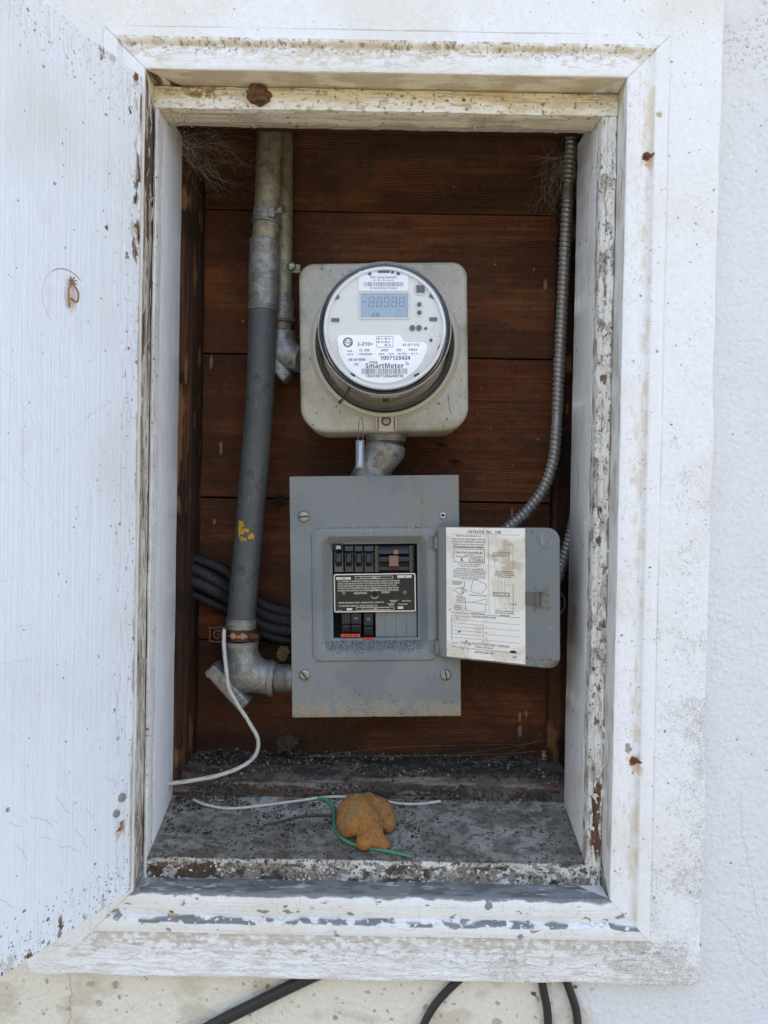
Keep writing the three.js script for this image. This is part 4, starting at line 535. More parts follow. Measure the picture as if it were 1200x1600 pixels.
  for (const [x, y, w, h, a] of [[173, 490, 62, 28, 0], [940, 484, 60, 28, 0], [182, 312, 44, 30, 18], [930, 306, 44, 26, -22], [442, 127, 26, 28, 0], [666, 127, 26, 28, 0], [553, 112, 92, 22, 0], [620, 114, 22, 28, 0], [134, 733, 22, 40, 20], [988, 704, 18, 36, -18], [308, 920, 40, 20, -28], [812, 920, 44, 22, 26]]) { const c = q(x, y); obj('slot', rbox(w * 0.0001453, h * 0.0001453, 0.0012, 0.0002).rotateZ(R(a)).translate(c.x, c.y, 0.0849), dark, m); }
  // glass cover with its knurled bead
  const glass = new THREE.MeshPhysicalMaterial({ color: 0xffffff, transmission: 1, thickness: 0, roughness: 0.02, ior: 1.55, specularIntensity: 1 });
  const cov = obj('glass_cover', L([[0.0846, 0.0068], [0.0828, 0.010], [0.0803, 0.020], [0.0772, 0.046], [0.0752, 0.070], [0.0750, 0.0770], [0.0760, 0.0800], [0.0752, 0.0850], [0.0728, 0.0915], [0.0690, 0.0945], [0.0640, 0.0955], [0.050, 0.0960], [0, 0.0962]], 120), glass, m);
  const teeth = []; for (let i = 0; i < 240; i++) { const a = i / 240 * 6.2832; teeth.push(new THREE.BoxGeometry(0.0010, 0.0008, 0.0036).rotateZ(a).translate(Math.cos(a) * 0.0757, Math.sin(a) * 0.0757, 0.0752)); }
  obj('knurled_bead', teeth, pl({ color: rgb(120, 112, 102), roughness: 0.35 }), cov);
  obj('gasket', new THREE.TorusGeometry(0.0738, 0.0011, 8, 120).translate(0, 0, 0.0772), pl({ color: rgb(44, 42, 40), roughness: 0.4 }), m); obj('gasket', new THREE.TorusGeometry(0.0812, 0.0013, 8, 120).translate(0, 0, 0.0125), pl({ color: rgb(30, 28, 27), roughness: 0.4 }), m);
  obj('cover_rim', L([[0.0756, 0.0815], [0.0762, 0.0828], [0.0757, 0.0842], [0.0748, 0.0838], [0.0746, 0.0822], [0.0756, 0.0815]], 120), new THREE.MeshPhysicalMaterial({ color: 0xe8eaec, transmission: 0.7, thickness: 0, roughness: 0.12, ior: 1.5 }), cov);

  // clear plastic seal hung on a wire through the ring
  const t = thing('meter_seal', 'clear plastic tube seal hanging on a wire below the meter ring', 'seal');
  const P0 = V(-0.0311,0.0765,-0.085), P1 = V(-0.0305,0.0427,-0.085);
  obj('tube', rod(P0, P1, 0.0054, 0.0054, 20), new THREE.MeshPhysicalMaterial({ color: 0xf2f5fa, transmission: 0.85, thickness: 0, roughness: 0.08, ior: 1.5 }), t);
  obj('insert', rbox(0.0039, P0.y - P1.y - 0.003, 0.003, 0.0006).translate(P0.x + 0.0007, (P0.y + P1.y) / 2, P0.z), pl({ color: rgb(196, 206, 222), roughness: 0.25 }), t);
  const wr = pl({ color: rgb(120, 112, 98), metalness: 0.6, roughness: 0.45 });
  obj('wire', tube([V(-0.0338,0.0749,-0.085), V(-0.0332,0.0889,-0.083), V(-0.0318,0.102,-0.081), V(-0.0291,0.1044,-0.081), V(-0.0279,0.0983,-0.082), V(-0.0273,0.0875,-0.084), V(-0.0283,0.075,-0.085)], 0.0005, 40, 6), wr, t);
}
// ---------------------------------------------------------------- offset nipple between socket and panel
{
  const t = thing('offset_nipple', 'cast grey offset conduit elbow joining meter socket and panel below', 'conduit fitting');
  const a = V(0.0005,0.0992,-0.15), b = V(0.0008,0.0807,-0.15), c = V(-0.0014,0.0664,-0.15), d = V(-0.0202,0.0366,-0.15), e = V(-0.02,0.0215,-0.15);
  obj('body', field((p) => smin(smin(cylD(p, c.clone().add(V(0.003, 0.012, 0)), c, 0.0245, 0.003), cap(p, c.clone().add(V(0.001, -0.002, 0)), d, 0.0228, 0.0222), 0.012), cylD(p, d, e, 0.0235, 0.003), 0.008), V((c.x + d.x) / 2, (c.y + d.y) / 2, c.z), 0.062, 56), galv, t);
  obj('collar', rod(a, b, 0.0272, 0.0262, 40), galv, t); obj('lock_ring', rod(b, V(b.x, b.y - 0.004, b.z), 0.0245, 0.0245, 40), pl({ color: rgb(70, 64, 54), metalness: 0.5, roughness: 0.5 }), t);
}
// ---------------------------------------------------------------- breaker panel
{
  const p = thing('breaker_panel', 'grey metal breaker panel with its small door open to the right', 'breaker panel', [-0.0090, -0.1190, -0.115], R(1.65));
  const U = (g) => planarUV(g, PX[0], PY[0], PX[1], PY[1]);
  const rect = (x0, y0, x1, y1, r, n = 8) => roundRect(x0, y0, x1, y1, r, n);
  const O = [[-0.0809,-0.0828], [0.0785,0.0877]];               // raised frame, outer corners
  const rr4 = (i, r) => rect(O[0][0] + i, O[0][1] + i, O[1][0] - i, O[1][1] - i, r);
  const C0 = [[-0.055,-0.0551], [0.0543,0.0661]], cut = rect(C0[0][0], C0[0][1], C0[1][0], C0[1][1], 0.0012);
  obj('cover', U(plate(rect(-0.1075, -0.1535, 0.1075, 0.1535, 0.0015, 3), [rr4(0.0005, 0.010)], 0.003, 0.0006, 0, 2)), greyPaint, p);
  const dish = (a, b) => rect(mix(O[0][0], C0[0][0], a), mix(O[0][1], C0[0][1], a), mix(O[1][0], C0[1][0], a), mix(O[1][1], C0[1][1], a), b);
  obj('raised_frame', U(loft([[rr4(0, 0.0105), -0.002], [rr4(0.0003, 0.0103), 0.0004], [rr4(0.0016, 0.0095), 0.0018], [rr4(0.0036, 0.0085), 0.0020], [dish(0.50, 0.0095), 0.0020], [dish(0.56, 0.0090), 0.0013], [dish(0.62, 0.0085), -0.0012], [dish(0.86, 0.0045), -0.0115], [dish(0.94, 0.003), -0.0135], [cut, -0.0140], [cut, -0.0165]])), greyPaint, p);
  obj('box', plate(rect(-0.1045, -0.1505, 0.1045, 0.1505, 0.002, 3), [rect(-0.1025, -0.1485, 0.1025, 0.1485, 0.002, 3)], 0.080, 0, -0.0031), greyPaint, p);
  obj('interior_back', new THREE.BoxGeometry(0.205, 0.297, 0.004).translate(0, 0, -0.0805), pl({ color: rgb(112, 116, 115), roughness: 0.6 }), p);
  const at = (px0, py0, px1, py1) => [Math.min(px0, px1), Math.min(py0, py1), Math.max(px0, px1), Math.max(py0, py1)];
  const blk = (name, x0, y0, x1, y1, z0, z1, mat, par, r = 0.0006) => obj(name, rbox(x1 - x0, y1 - y0, z1 - z0, r).translate((x0 + x1) / 2, (y0 + y1) / 2, (z0 + z1) / 2), mat, par);
  const plast = pl({ color: rgb(34, 33, 33), roughness: 0.34 }), plast2 = pl({ color: rgb(24, 25, 28), roughness: 0.28 }), grey2 = pl({ color: rgb(74, 70, 66), roughness: 0.4 });
  // breakers in the upper row
  const upper = (x0, y0, x1, y1, ringMat, white) => {
    const b = blk('breaker', x0, y0, x1, y1, -0.078, -0.0175, plast, p, 0.0008), w = x1 - x0, h = y1 - y0, X = (x0 + x1) / 2;
    const hd = obj('handle', [rbox(w * 0.62, h * 0.42, 0.010, 0.002).rotateX(R(-28)).translate(X, y0 + h * 0.50, -0.0155)], plast2, b);
    obj('handle_guard', plate(rect(x0 + w * 0.09, y0 + h * 0.10, x1 - w * 0.09, y0 + h * 0.72, 0.0014, 4), [rect(x0 + w * 0.20, y0 + h * 0.20, x1 - w * 0.20, y0 + h * 0.69, 0.001, 4)], 0.003, 0.0003, -0.0155), ringMat, b);
    const cap0 = rbox(w * 0.94, h * 0.22, 0.006, 0.001).rotateX(R(-14)).translate(X, y1 - h * 0.13, -0.0155);
    obj('cap', cap0, plast2, b);
    obj('foot', rbox(w * 0.9, h * 0.09, 0.003, 0.0008).translate(X, y0 + h * 0.055, -0.0165), ringMat, b);
    return b;
  };
  const B = [[-0.0537,0.0298, -0.0403,0.0662], [-0.0399,0.0297, -0.0274,0.0645], [-0.0272,0.0295, -0.0149,0.0643], [-0.0147,0.0294, -0.0014,0.0642]];
  B.forEach(([a, b, c, d], i) => { const k = upper(a, b, c, d, i === 0 ? pl({ color: rgb(92, 92, 92), roughness: 0.35 }) : grey2, i === 0);
    if (i === 0) { const [e, g] = ctx(128, 80); g.fillStyle = '#0c0c0d'; g.fillRect(0, 0, 128, 80); T2(g, '20', 64, 56, 54, 'bold', '#f2f2f2'); obj('number_plate', planarUV(rbox(c - a, 0.0075, 0.003, 0.0004).translate((a + c) / 2, d - 0.0042, -0.0112), a, d - 0.008, c, d), pl({ map: printTex(e), roughness: 0.4 }), k); } });
  function T2(g, t, x, y, s, w, c, al = 'center', f = 'sans-serif', mw) { g.font = `${w} ${s}px ${f}`; g.textAlign = al; g.fillStyle = c; mw ? g.fillText(t, x, y, mw) : g.fillText(t, x, y); }
  { // main switch
    const [a, b] = [-0.0009,0.0293], [c, d] = [0.0515,0.0637], w = c - a, h = d - b, s = blk('main_switch', a, b, c, d, -0.078, -0.020, plast, p, 0.0008);
    obj('cheek', rbox(w * 0.10, h, 0.008, 0.0008).translate(a + w * 0.055, (b + d) / 2, -0.0185), grey2, s); obj('cheek', rbox(w * 0.09, h, 0.008, 0.0008).translate(c - w * 0.10, (b + d) / 2, -0.0185), grey2, s);
    obj('tie_bar', rod(V(a + w * 0.11, b + h * 0.48, -0.0165), V(c - w * 0.14, b + h * 0.48, -0.0165), h * 0.15, h * 0.15, 20), plast2, s);
    obj('sill_strip', rbox(w * 0.74, h * 0.13, 0.004, 0.0006).translate(a + w * 0.48, b + h * 0.14, -0.0175), pl({ color: rgb(58, 46, 42), roughness: 0.4 }), s);
    obj('upper_cover', rbox(w * 0.74, h * 0.30, 0.004, 0.0006).rotateX(R(-24)).translate(a + w * 0.48, d - h * 0.19, -0.0165), plast2, s);
    obj('handle_tab', rbox(w * 0.235, h * 0.40, 0.006, 0.0008).translate(a + w * 0.475, b + h * 0.43, -0.0125), pl({ color: rgb(132, 96, 80), roughness: 0.5 }), s);
    obj('tab_tip', rbox(w * 0.12, h * 0.16, 0.004, 0.0006).rotateZ(0.1).translate(a + w * 0.53, b + h * 0.76, -0.0125), pl({ color: rgb(140, 112, 98), roughness: 0.5 }), s);
  }
  // instruction plate
  {
    const [e, g] = ctx(922, 432); g.fillStyle = 'rgb(38,34,32)'; g.fillRect(0, 0, 922, 432); g.strokeStyle = 'rgb(222,216,200)'; g.lineWidth = 13; g.beginPath(); g.roundRect(7, 7, 908, 418, 18); g.stroke();
    const W = 'rgb(214,206,190)'; g.fillStyle = W; g.fillRect(28, 36, 166, 28); g.fillRect(716, 24, 160, 30); g.fillRect(142, 384, 62, 26); g.fillRect(716, 372, 62, 28); g.strokeStyle = W; g.lineWidth = 5; g.strokeRect(242, 30, 424, 28); g.strokeRect(250, 378, 424, 32); g.lineWidth = 3; g.strokeRect(300, 36, 220, 16); g.strokeRect(310, 384, 310, 20); T2(g, 'MAIN', 455, 51, 18, 'bold', W); T2(g, 'OFF', 465, 403, 20, 'bold', W); T2(g, '240', 112, 58, 22, 'bold', 'rgb(60,54,50)'); T2(g, '120', 800, 48, 22, 'bold', 'rgb(60,54,50)');
    ['TO CONNECT INTERIOR TURN ADJUSTING SCREW CLOCKWISE', 'UNTIL MOUNTING PLATE IS DISENGAGED FROM SLOTS THEN', 'SLIDE INTERIOR TOWARD LEFT END OF BOX AND LIFT OUT', 'TO REPLACE INTERIOR REVERSE OPERATION USE ADJUSTING', 'SCREW FOR RAISING OR LOWERING INTERIOR AS REQUIRED'].forEach((t, i) => T2(g, t, 44, 92 + i * 26, 24, 'bold', W, 'left', 'sans-serif', 826));
    T2(g, 'ADJUSTING', 298, 228, 28, 'bold', W, 'center', 'sans-serif', 160); T2(g, 'SCREW', 580, 222, 28, 'bold', W, 'center', 'sans-serif', 92);
    g.save(); g.translate(458, 226); [...'RAISE'].forEach((ch, i) => { g.save(); g.rotate(-0.75 + i * 0.37); T2(g, ch, 0, -38, 26, 'bold', W); g.restore(); }); g.lineWidth = 7; g.strokeStyle = W; g.beginPath(); g.arc(0, 6, 46, 0.5, 2.65); g.stroke(); g.restore();
    T2(g, 'WHEN BREAKER TRIPS, HANDLE WILL MOVE TO', 48, 332, 23, 'bold', W, 'left', 'sans-serif', 560); T2(g, '"OFF"', 622, 326, 36, 'bold', W, 'left', 'sans-serif', 118); T2(g, 'POSITION.', 764, 320, 22, 'bold', W, 'left', 'sans-serif', 106);
    T2(g, 'TO RESTORE SERVICE, MOVE HANDLE TO', 48, 368, 23, 'bold', W, 'left', 'sans-serif', 530); T2(g, '"ON"', 598, 362, 36, 'bold', W, 'left', 'sans-serif', 98); T2(g, 'POSITION.', 722, 356, 22, 'bold', W, 'left', 'sans-serif', 112); T2(g, '20M-108', 30, 412, 14, 'bold', W, 'left');
    const x0 = -0.0535, x1 = 0.0520, y0 = -0.0215, y1 = 0.0282;
    const im = blk('instruction_plate', x0, y0, x1, y1, -0.0135, -0.0118, pl({ map: printTex(e), roughness: 0.42, metalness: 0.1 }), p, 0.0005); planarUV(im.geometry, x0, y0, x1, y1); im.geometry.rotateZ(0.004);
    for (const x of [-0.0409, 0.0378]) obj('rivet', new THREE.SphereGeometry(0.0027, 16, 8).scale(1, 1, 0.4).translate(x, 0.0035, -0.0117), pl({ color: rgb(120, 116, 108), metalness: 0.6, roughness: 0.45 }), im);
    obj('screw_hole', new THREE.CylinderGeometry(0.0031, 0.0031, 0.0006, 20).rotateX(Math.PI / 2).translate(-0.0012, 0.002, -0.0117), blackMatte, im);
  }
  // lower breakers with red marks
  const redTex = (() => { const [e, g] = ctx(128, 56); g.fillStyle = 'rgb(186,66,40)'; g.fillRect(0, 0, 128, 56); T2(g, '20', 64, 44, 44, 'bold', 'rgb(84,30,22)', 'center', 'sans-serif', 84); return pl({ map: printTex(e), roughness: 0.5 }); })();
  const lowB = (x0, y0, x1, y1, rx0, ry0, rx1, ry1, txt) => {
    const b = blk('breaker', x0, y0, x1, y1, -0.078, -0.019, plast, p, 0.0008), w = x1 - x0, h = y1 - y0, X = (x0 + x1) / 2;
    obj('handle', rbox(w * 0.96, h * 0.34, 0.009, 0.0014).rotateX(R(22)).translate(X, y0 + h * 0.30, -0.0165), plast2, b); obj('cap', rbox(w * 0.94, h * 0.50, 0.006, 0.0010).translate(X, y0 + h * 0.70, -0.0175), pl({ color: rgb(30, 33, 40), roughness: 0.34 }), b);
    if (txt) { const [e, g] = ctx(96, 64); g.fillStyle = 'rgb(30,33,40)'; g.fillRect(0, 0, 96, 64); T2(g, txt, 48, 48, 44, 'bold', 'rgb(130,138,156)'); obj('rating_mark', planarUV(rbox(w * 0.6, h * 0.2, 0.0006, 0.0001).translate(X, y0 + h * 0.72, -0.0143), X - w * 0.3, y0 + h * 0.62, X + w * 0.3, y0 + h * 0.82), pl({ map: printTex(e), roughness: 0.4 }), b); }
    obj('red_mark', planarUV(rbox(rx1 - rx0, ry1 - ry0, 0.0016, 0.0003).translate((rx0 + rx1) / 2, (ry0 + ry1) / 2, -0.0125), rx0, ry0, rx1, ry1), redTex, b);
  };
  lowB(-0.0444,-0.0499, -0.0323,-0.0216, -0.0453,-0.0536, -0.0332,-0.0492); lowB(-0.0323,-0.05, -0.0185,-0.0217, -0.0327,-0.0537, -0.0202,-0.0494, '40'); lowB(-0.016,-0.0543, -0.0031,-0.0219, -0.0162,-0.0583, -0.0034,-0.0542, '30');
  [[-0.0003,-0.0548, 0.0126,-0.0188], [0.0127,-0.055, 0.0264,-0.019], [0.0265,-0.0551, 0.0394,-0.0191], [0.0395,-0.0553, 0.053,-0.0192]].forEach(([a, b, c, d]) => blk('filler_plate', a, b, c, d, -0.020, -0.0172, pl({ color: rgb(116, 120, 119), roughness: 0.45 }), p, 0.0004));
  // cover screws
  const screw = (x, y, r, turn, mat) => { const s = obj('cover_screw', lathe([[0, r * 0.45], [r * 0.6, r * 0.40], [r * 0.95, r * 0.2], [r, 0]], 28).rotateX(Math.PI / 2).translate(x, y, 0.0002), mat, p); obj('slot', rbox(r * 1.7, r * 0.24, r * 0.24, 0.0001).rotateZ(turn).translate(x, y, r * 0.44), pl({ color: rgb(52, 48, 42), roughness: 0.8 }), s); };
  screw(-0.0899,0.1025, 0.0074, 0.15, screwMetal); screw(-0.0912,-0.099, 0.0072, -0.9, screwMetal); screw(0.0887,-0.1009, 0.0072, -1.35, screwMetal);
  { const [x, y] = [0.0868,0.1023]; const s = obj('cover_screw', new THREE.TorusGeometry(0.0028, 0.0012, 8, 24).translate(x, y, 0.0006), pl({ color: rgb(206, 206, 202), metalness: 0.8, roughness: 0.25 }), p); obj('socket', new THREE.CylinderGeometry(0.0018, 0.0018, 0.0012, 6).rotateX(Math.PI / 2).translate(x, y, 0.0006), blackMatte, s); }
  // the little door, swung out on two knuckle hinges
  const hx = 0.0782;
  for (const [y0, y1] of [[0.075,0.0602, 0.0751,0.0756], [0.0736,-0.0723, 0.0738,-0.056]].map((v) => [v[1], v[3]])) { obj('hinge', [rod(V(hx - 0.001, y0, 0.0045), V(hx - 0.001, y1, 0.0045), 0.0034, 0.0034, 18), rbox(0.008, y1 - y0, 0.0016, 0.0004).translate(hx - 0.006, (y0 + y1) / 2, 0.0026)], greyPaint2(), p); }
  function greyPaint2() { return greyPaint2.m || (greyPaint2.m = pl({ color: rgb(110, 114, 114), roughness: 0.45, metalness: 0.15 })); }
  const DWd = 0.1555, DH = [-0.0770, 0.0885];
  const dS = new Surf(640, 704, 0, DH[0], 0.16, DH[1]).base((x, y) => { const a = fbm(x * 400, y * 400, 2, 801), b = fbm(x * 14, y * 14, 4, 803), c0 = fbm(x * 100, y * 100, 4, 805); let c = mix3([121, 125, 123], [110, 115, 114], b); c = mix3(c, [96, 84, 66], sm(0.54, 0.66, c0 + sm(0.02, 0, y - DH[0]) * 0.14 - 0.03) * sm(0.03, 0.0, y - DH[0]) * 0.8); const q = (a - 0.5) * 7; return [c[0] + q, c[1] + q, c[2] + q, 0.5]; });
  dS.specks(160, BOX(0, DH[0], 0.155, DH[1]), [0.0003, 0.0009], ['70,62,54', '100,84,66', '160,160,156'], 0.7); dS.specks(200, BOX(0, DH[0], 0.155, DH[0] + 0.012), [0.0004, 0.0012], ['70,60,48', '90,76,56', '50,46,40'], 0.8);
  for (let i = 0; i < 22; i++) dS.blob(0.136 + rr(-0.012, 0.006), 0.0055 + rr(-0.014, 0.012), rr(0.001, 0.004), rr(0.001, 0.004), '92,72,48', 0.35, null, 0.6); dS.crack(0.128, 0.078, -0.7, 0.02, 0.0008, '70,66,60', 0.7, 100, 0.7); dS.crack(0.135, 0.083, -1.57, 0.014, 0.0006, '190,190,186', 0.8, 200, 0.1);
  const leafG = plate(roundRect(0, DH[0], DWd, DH[1], [0.015, 0.015, 0.003, 0.003], 10), [], 0.0042, 0.0014, 0, 3);
  const door = obj('panel_door', planarUV(leafG, 0, DH[0], 0.16, DH[1]), dS.mats({ bump: 0.0002, roughness: 0.46 }), p);
  door.position.set(hx + 0.001, 0, 0.0065); door.rotation.y = R(-29); door.rotation.z = R(-0.35);
  // printed directory card
  {
    const W = 750, H = 1230, [e, g] = ctx(W, H); const gi = g.createImageData(W, H);
    for (let j = 0; j < H; j++) for (let i = 0; i < W; i++) { const o = (j * W + i) * 4; let c = mix3([238, 233, 222], [222, 213, 195], sm(0.45, 0.7, fbm(i * 0.006, j * 0.006, 4, 821))); c = mix3(c, [176, 160, 126], 0.55 * sm(0.5, 0.66, fbm(i * 0.012, j * 0.012, 4, 823)) * sm(260, 120, Math.hypot(i - 560, j - 250))); const q = (fbm(i * 0.3, j * 0.3, 2, 825) - 0.5) * 16; gi.data[o] = c[0] + q; gi.data[o + 1] = c[1] + q; gi.data[o + 2] = c[2] + q; gi.data[o + 3] = 255; }
    g.putImageData(gi, 0, 0); const K = 'rgb(34,30,28)'; g.strokeStyle = g.fillStyle = K; const Tx = (t, x, y, s, o = {}) => T2(g, t, x, y, s, o.w || 'bold', o.c || K, o.a || 'center', o.f || 'sans-serif', o.mw); const ln = (x0, y0, x1, y1, w = 2) => { g.lineWidth = w; g.beginPath(); g.moveTo(x0, y0); g.lineTo(x1, y1); g.stroke(); };
    Tx('CATALOG  No.  108', 370, 52, 36, { w: 'bold', mw: 376 }); ln(50, 62, 700, 62); Tx('WIRE TO ANY CIRCUIT A.C.', 222, 86, 20, { mw: 320 });
    ['THIS DEVICE IS SUITABLE FOR USE', 'AS SERVICE EQUIPMENT WHEN NOT', 'MORE THAN SIX MAIN DISCON-', 'NECTING MEANS ARE PROVIDED.'].forEach((t, i) => Tx(t, 222, 117 + i * 24, 20, { mw: 332 })); Tx('NO BREAKER SAFE, NO HANDLE', 222, 192, 18, { mw: 310 });
    g.lineWidth = 4; g.strokeRect(76, 202, 298, 124); Tx('Underwriters Laboratories, Inc.', 225, 244, 30, { f: 'serif', w: 'bold', mw: 270 }); Tx('INSPECTED', 225, 262, 15, { mw: 110 }); Tx('MISCELLANEOUS ENCLOSED PANEL', 225, 278, 15, { mw: 256 }); Tx('K', 156, 318, 46, { f: 'serif' }); Tx('475384', 292, 320, 46, { f: 'serif', w: '', mw: 146, c: 'rgb(120,112,104)' });
    ['FOR USE WITH FEDERAL PACIFIC', 'ELECTRIC CIRCUIT UNITS'].forEach((t, i) => Tx(t, 222, 350 + i * 18, 14, { mw: 250 })); for (let i = 0; i < 7; i++) Tx(['TYPES BREAKERS ONLY TO USE AND 100', 'AMP OR LESS CIRCUITS IN BRANCH 1 2 3 4 5 6', 'POLES 7 8 AND 15 20 30 40 50 AMPERES AS ITEM', 'ON WIRING DIAGRAM 2 MAINS OR 3 WIRE SET', 'SIX FULL SIZE UNITS OR 4 SINGLE OR A 2 POLE', 'UNIT WITH 1 AMP TO 1 AND 2 OR A 3 POLE UNIT', 'TAKES THE TOP OF PANEL'][i], 226, 392 + i * 16, 14, { mw: [300, 340, 344, 330, 344, 330, 170][i] });
    ln(410, 66, 416, 800, 2); g.lineWidth = 4; for (const q of [[[70, 590], [140, 632], [206, 588], [150, 575], [160, 625]], [[186, 500], [172, 580], [160, 632]], [[88, 578], [184, 560]]]) { g.beginPath(); q.forEach(([x, y]) => g.lineTo(x, y)); g.stroke(); }
    for (let i = 0; i < 5; i++) { g.globalAlpha = 0.6; g.fillRect(58, 506 + i * 8, 110 - i * 6, 4); } g.globalAlpha = 1;
    for (const q of [[[262, 490], [240, 600], [340, 618], [390, 560], [394, 530], [300, 486], [262, 490]], [[190, 700], [188, 770], [280, 790], [384, 780], [382, 712], [280, 700], [190, 700]], [[250, 700], [390, 660], [398, 720]]]) { g.lineWidth = 4; g.setLineDash([14, 5]); g.beginPath(); q.forEach(([x, y]) => g.lineTo(x, y)); g.stroke(); } g.setLineDash([]);
    Tx('BREAKER INSTALLATION', 314, 638, 15, { mw: 170 }); Tx('BREAKER REMOVAL', 310, 808, 15, { mw: 160 }); g.beginPath(); g.ellipse(110, 756, 36, 20, 0, 0, 7); g.stroke(); Tx('FPE', 110, 766, 26); Tx('TO INSTALL', 130, 652, 13, { w: '' }); for (let i = 0; i < 4; i++) Tx('PRESS HANDLE DOWN', 146, 664 + i * 15, 12, { w: '', mw: 90 });
    const dia = (y, al) => { g.globalAlpha = al; g.lineWidth = 3; for (const x of [500, 530, 560]) ln(x, y, x, y + 110, 2); ln(560, y + 40, 640, y + 40, 2); ln(640, y + 30, 640, y + 270, 5); g.strokeRect(456, y + 112, 150, 36); for (let i = 0; i < 4; i++) { g.strokeRect(464 + i * 36, y + 120, 26, 20); } ln(470, y + 150, 470, y + 260, 2); ln(600, y + 150, 600, y + 240, 2); ln(470, y + 260, 636, y + 250, 2); ln(520, y + 148, 520, y + 220, 2); g.globalAlpha = 1; };
    dia(110, 0.4); dia(480, 0.55); ['WHEN WIRING IN USE', 'BOTH NEUTRAL STRAPS', 'CONNECT FEED NEUTRAL', 'TO GROUND BAR'].forEach((t, i) => Tx(t, 562, 404 + i * 17, 16, { mw: 216 })); ['WIRE ALL BREAKERS', 'SEE TYPICAL WIRING', 'DIAGRAMS'].forEach((t, i) => Tx(t, 560, 768 + i * 20, 18, { mw: [200, 220, 110][i] })); ln(640, 700, 670, 690, 5); ln(610, 690, 640, 694, 4);
    ln(40, 806, 700, 812, 3); Tx('CIRCUIT DIRECTORY', 366, 838, 24, { mw: 246 }); for (let i = 0; i < 7; i++) { ln(50, 838 + i * 34, 352, 838 + i * 34, 2); Tx(String(i + 1), 54, 866 + i * 34, 18, { w: '' }); } for (let i = 0; i < 4; i++) { ln(376, 876 + i * 56, 698, 876 + i * 56, 2); Tx(String(8 + i), 386, 868 + i * 56, 18); } ln(360, 850, 360, 1060, 2); ln(50, 838, 50, 1056, 2);
    Tx('FEDERAL PACIFIC ELECTRIC COMPANY', 372, 1096, 29, { f: 'serif', w: 'bold', mw: 470 }); Tx('NEWARK, NEW JERSEY', 366, 1120, 16, { mw: 190 }); ln(50, 1132, 706, 1140, 3); Tx('INSTALLED  BY', 366, 1170, 26, { mw: 240 }); g.beginPath(); g.ellipse(640, 1128, 32, 12, 0, 0, 7); g.fill(); Tx('108', 652, 1182, 24, { f: 'serif' }); Tx('LABEL 37', 84, 1100, 13);
    for (let i = 0; i < 130; i++) { g.fillStyle = ['rgb(70,56,40)', 'rgb(40,34,30)', 'rgb(130,110,80)'][i % 3]; g.globalAlpha = rr(0.4, 0.9); g.beginPath(); g.arc(rr(0, W), rnd() < 0.5 ? rr(1080, H) : rr(0, H), rr(1, 4.5), 0, 7); g.fill(); } for (const [x, y, r] of [[108, 858, 9], [128, 985, 15], [196, 1070, 12], [230, 1096, 10], [160, 1140, 9], [210, 1152, 8], [356, 1060, 8], [30, 786, 10], [44, 770, 8]]) { g.globalAlpha = 0.75; g.fillStyle = 'rgb(60,48,36)'; g.beginPath(); g.ellipse(x, y, r, r * 0.6, rr(0, 3), 0, 7); g.fill(); } g.globalAlpha = 1;
    const x0 = 0.0118, x1 = 0.1145, y0 = -0.0745, y1 = 0.0875; const card = plate(roundRect(x0, y0, x1, y1, 0.0006, 2), [], 0.0004, 0, 0.0006); obj('directory_card', planarUV(card, x0, y0, x1, y1), pl({ map: printTex(e), roughness: 0.75 }), door);
  }
  obj('latch', [rbox(0.014, 0.0155, 0.0016, 0.0005).translate(0.1215, 0.0042, 0.0006), rbox(0.0042, 0.0165, 0.0066, 0.0008).translate(0.1312, 0.0040, 0.0026)], pl({ color: rgb(104, 98, 88), roughness: 0.5, metalness: 0.3 }), door);
}

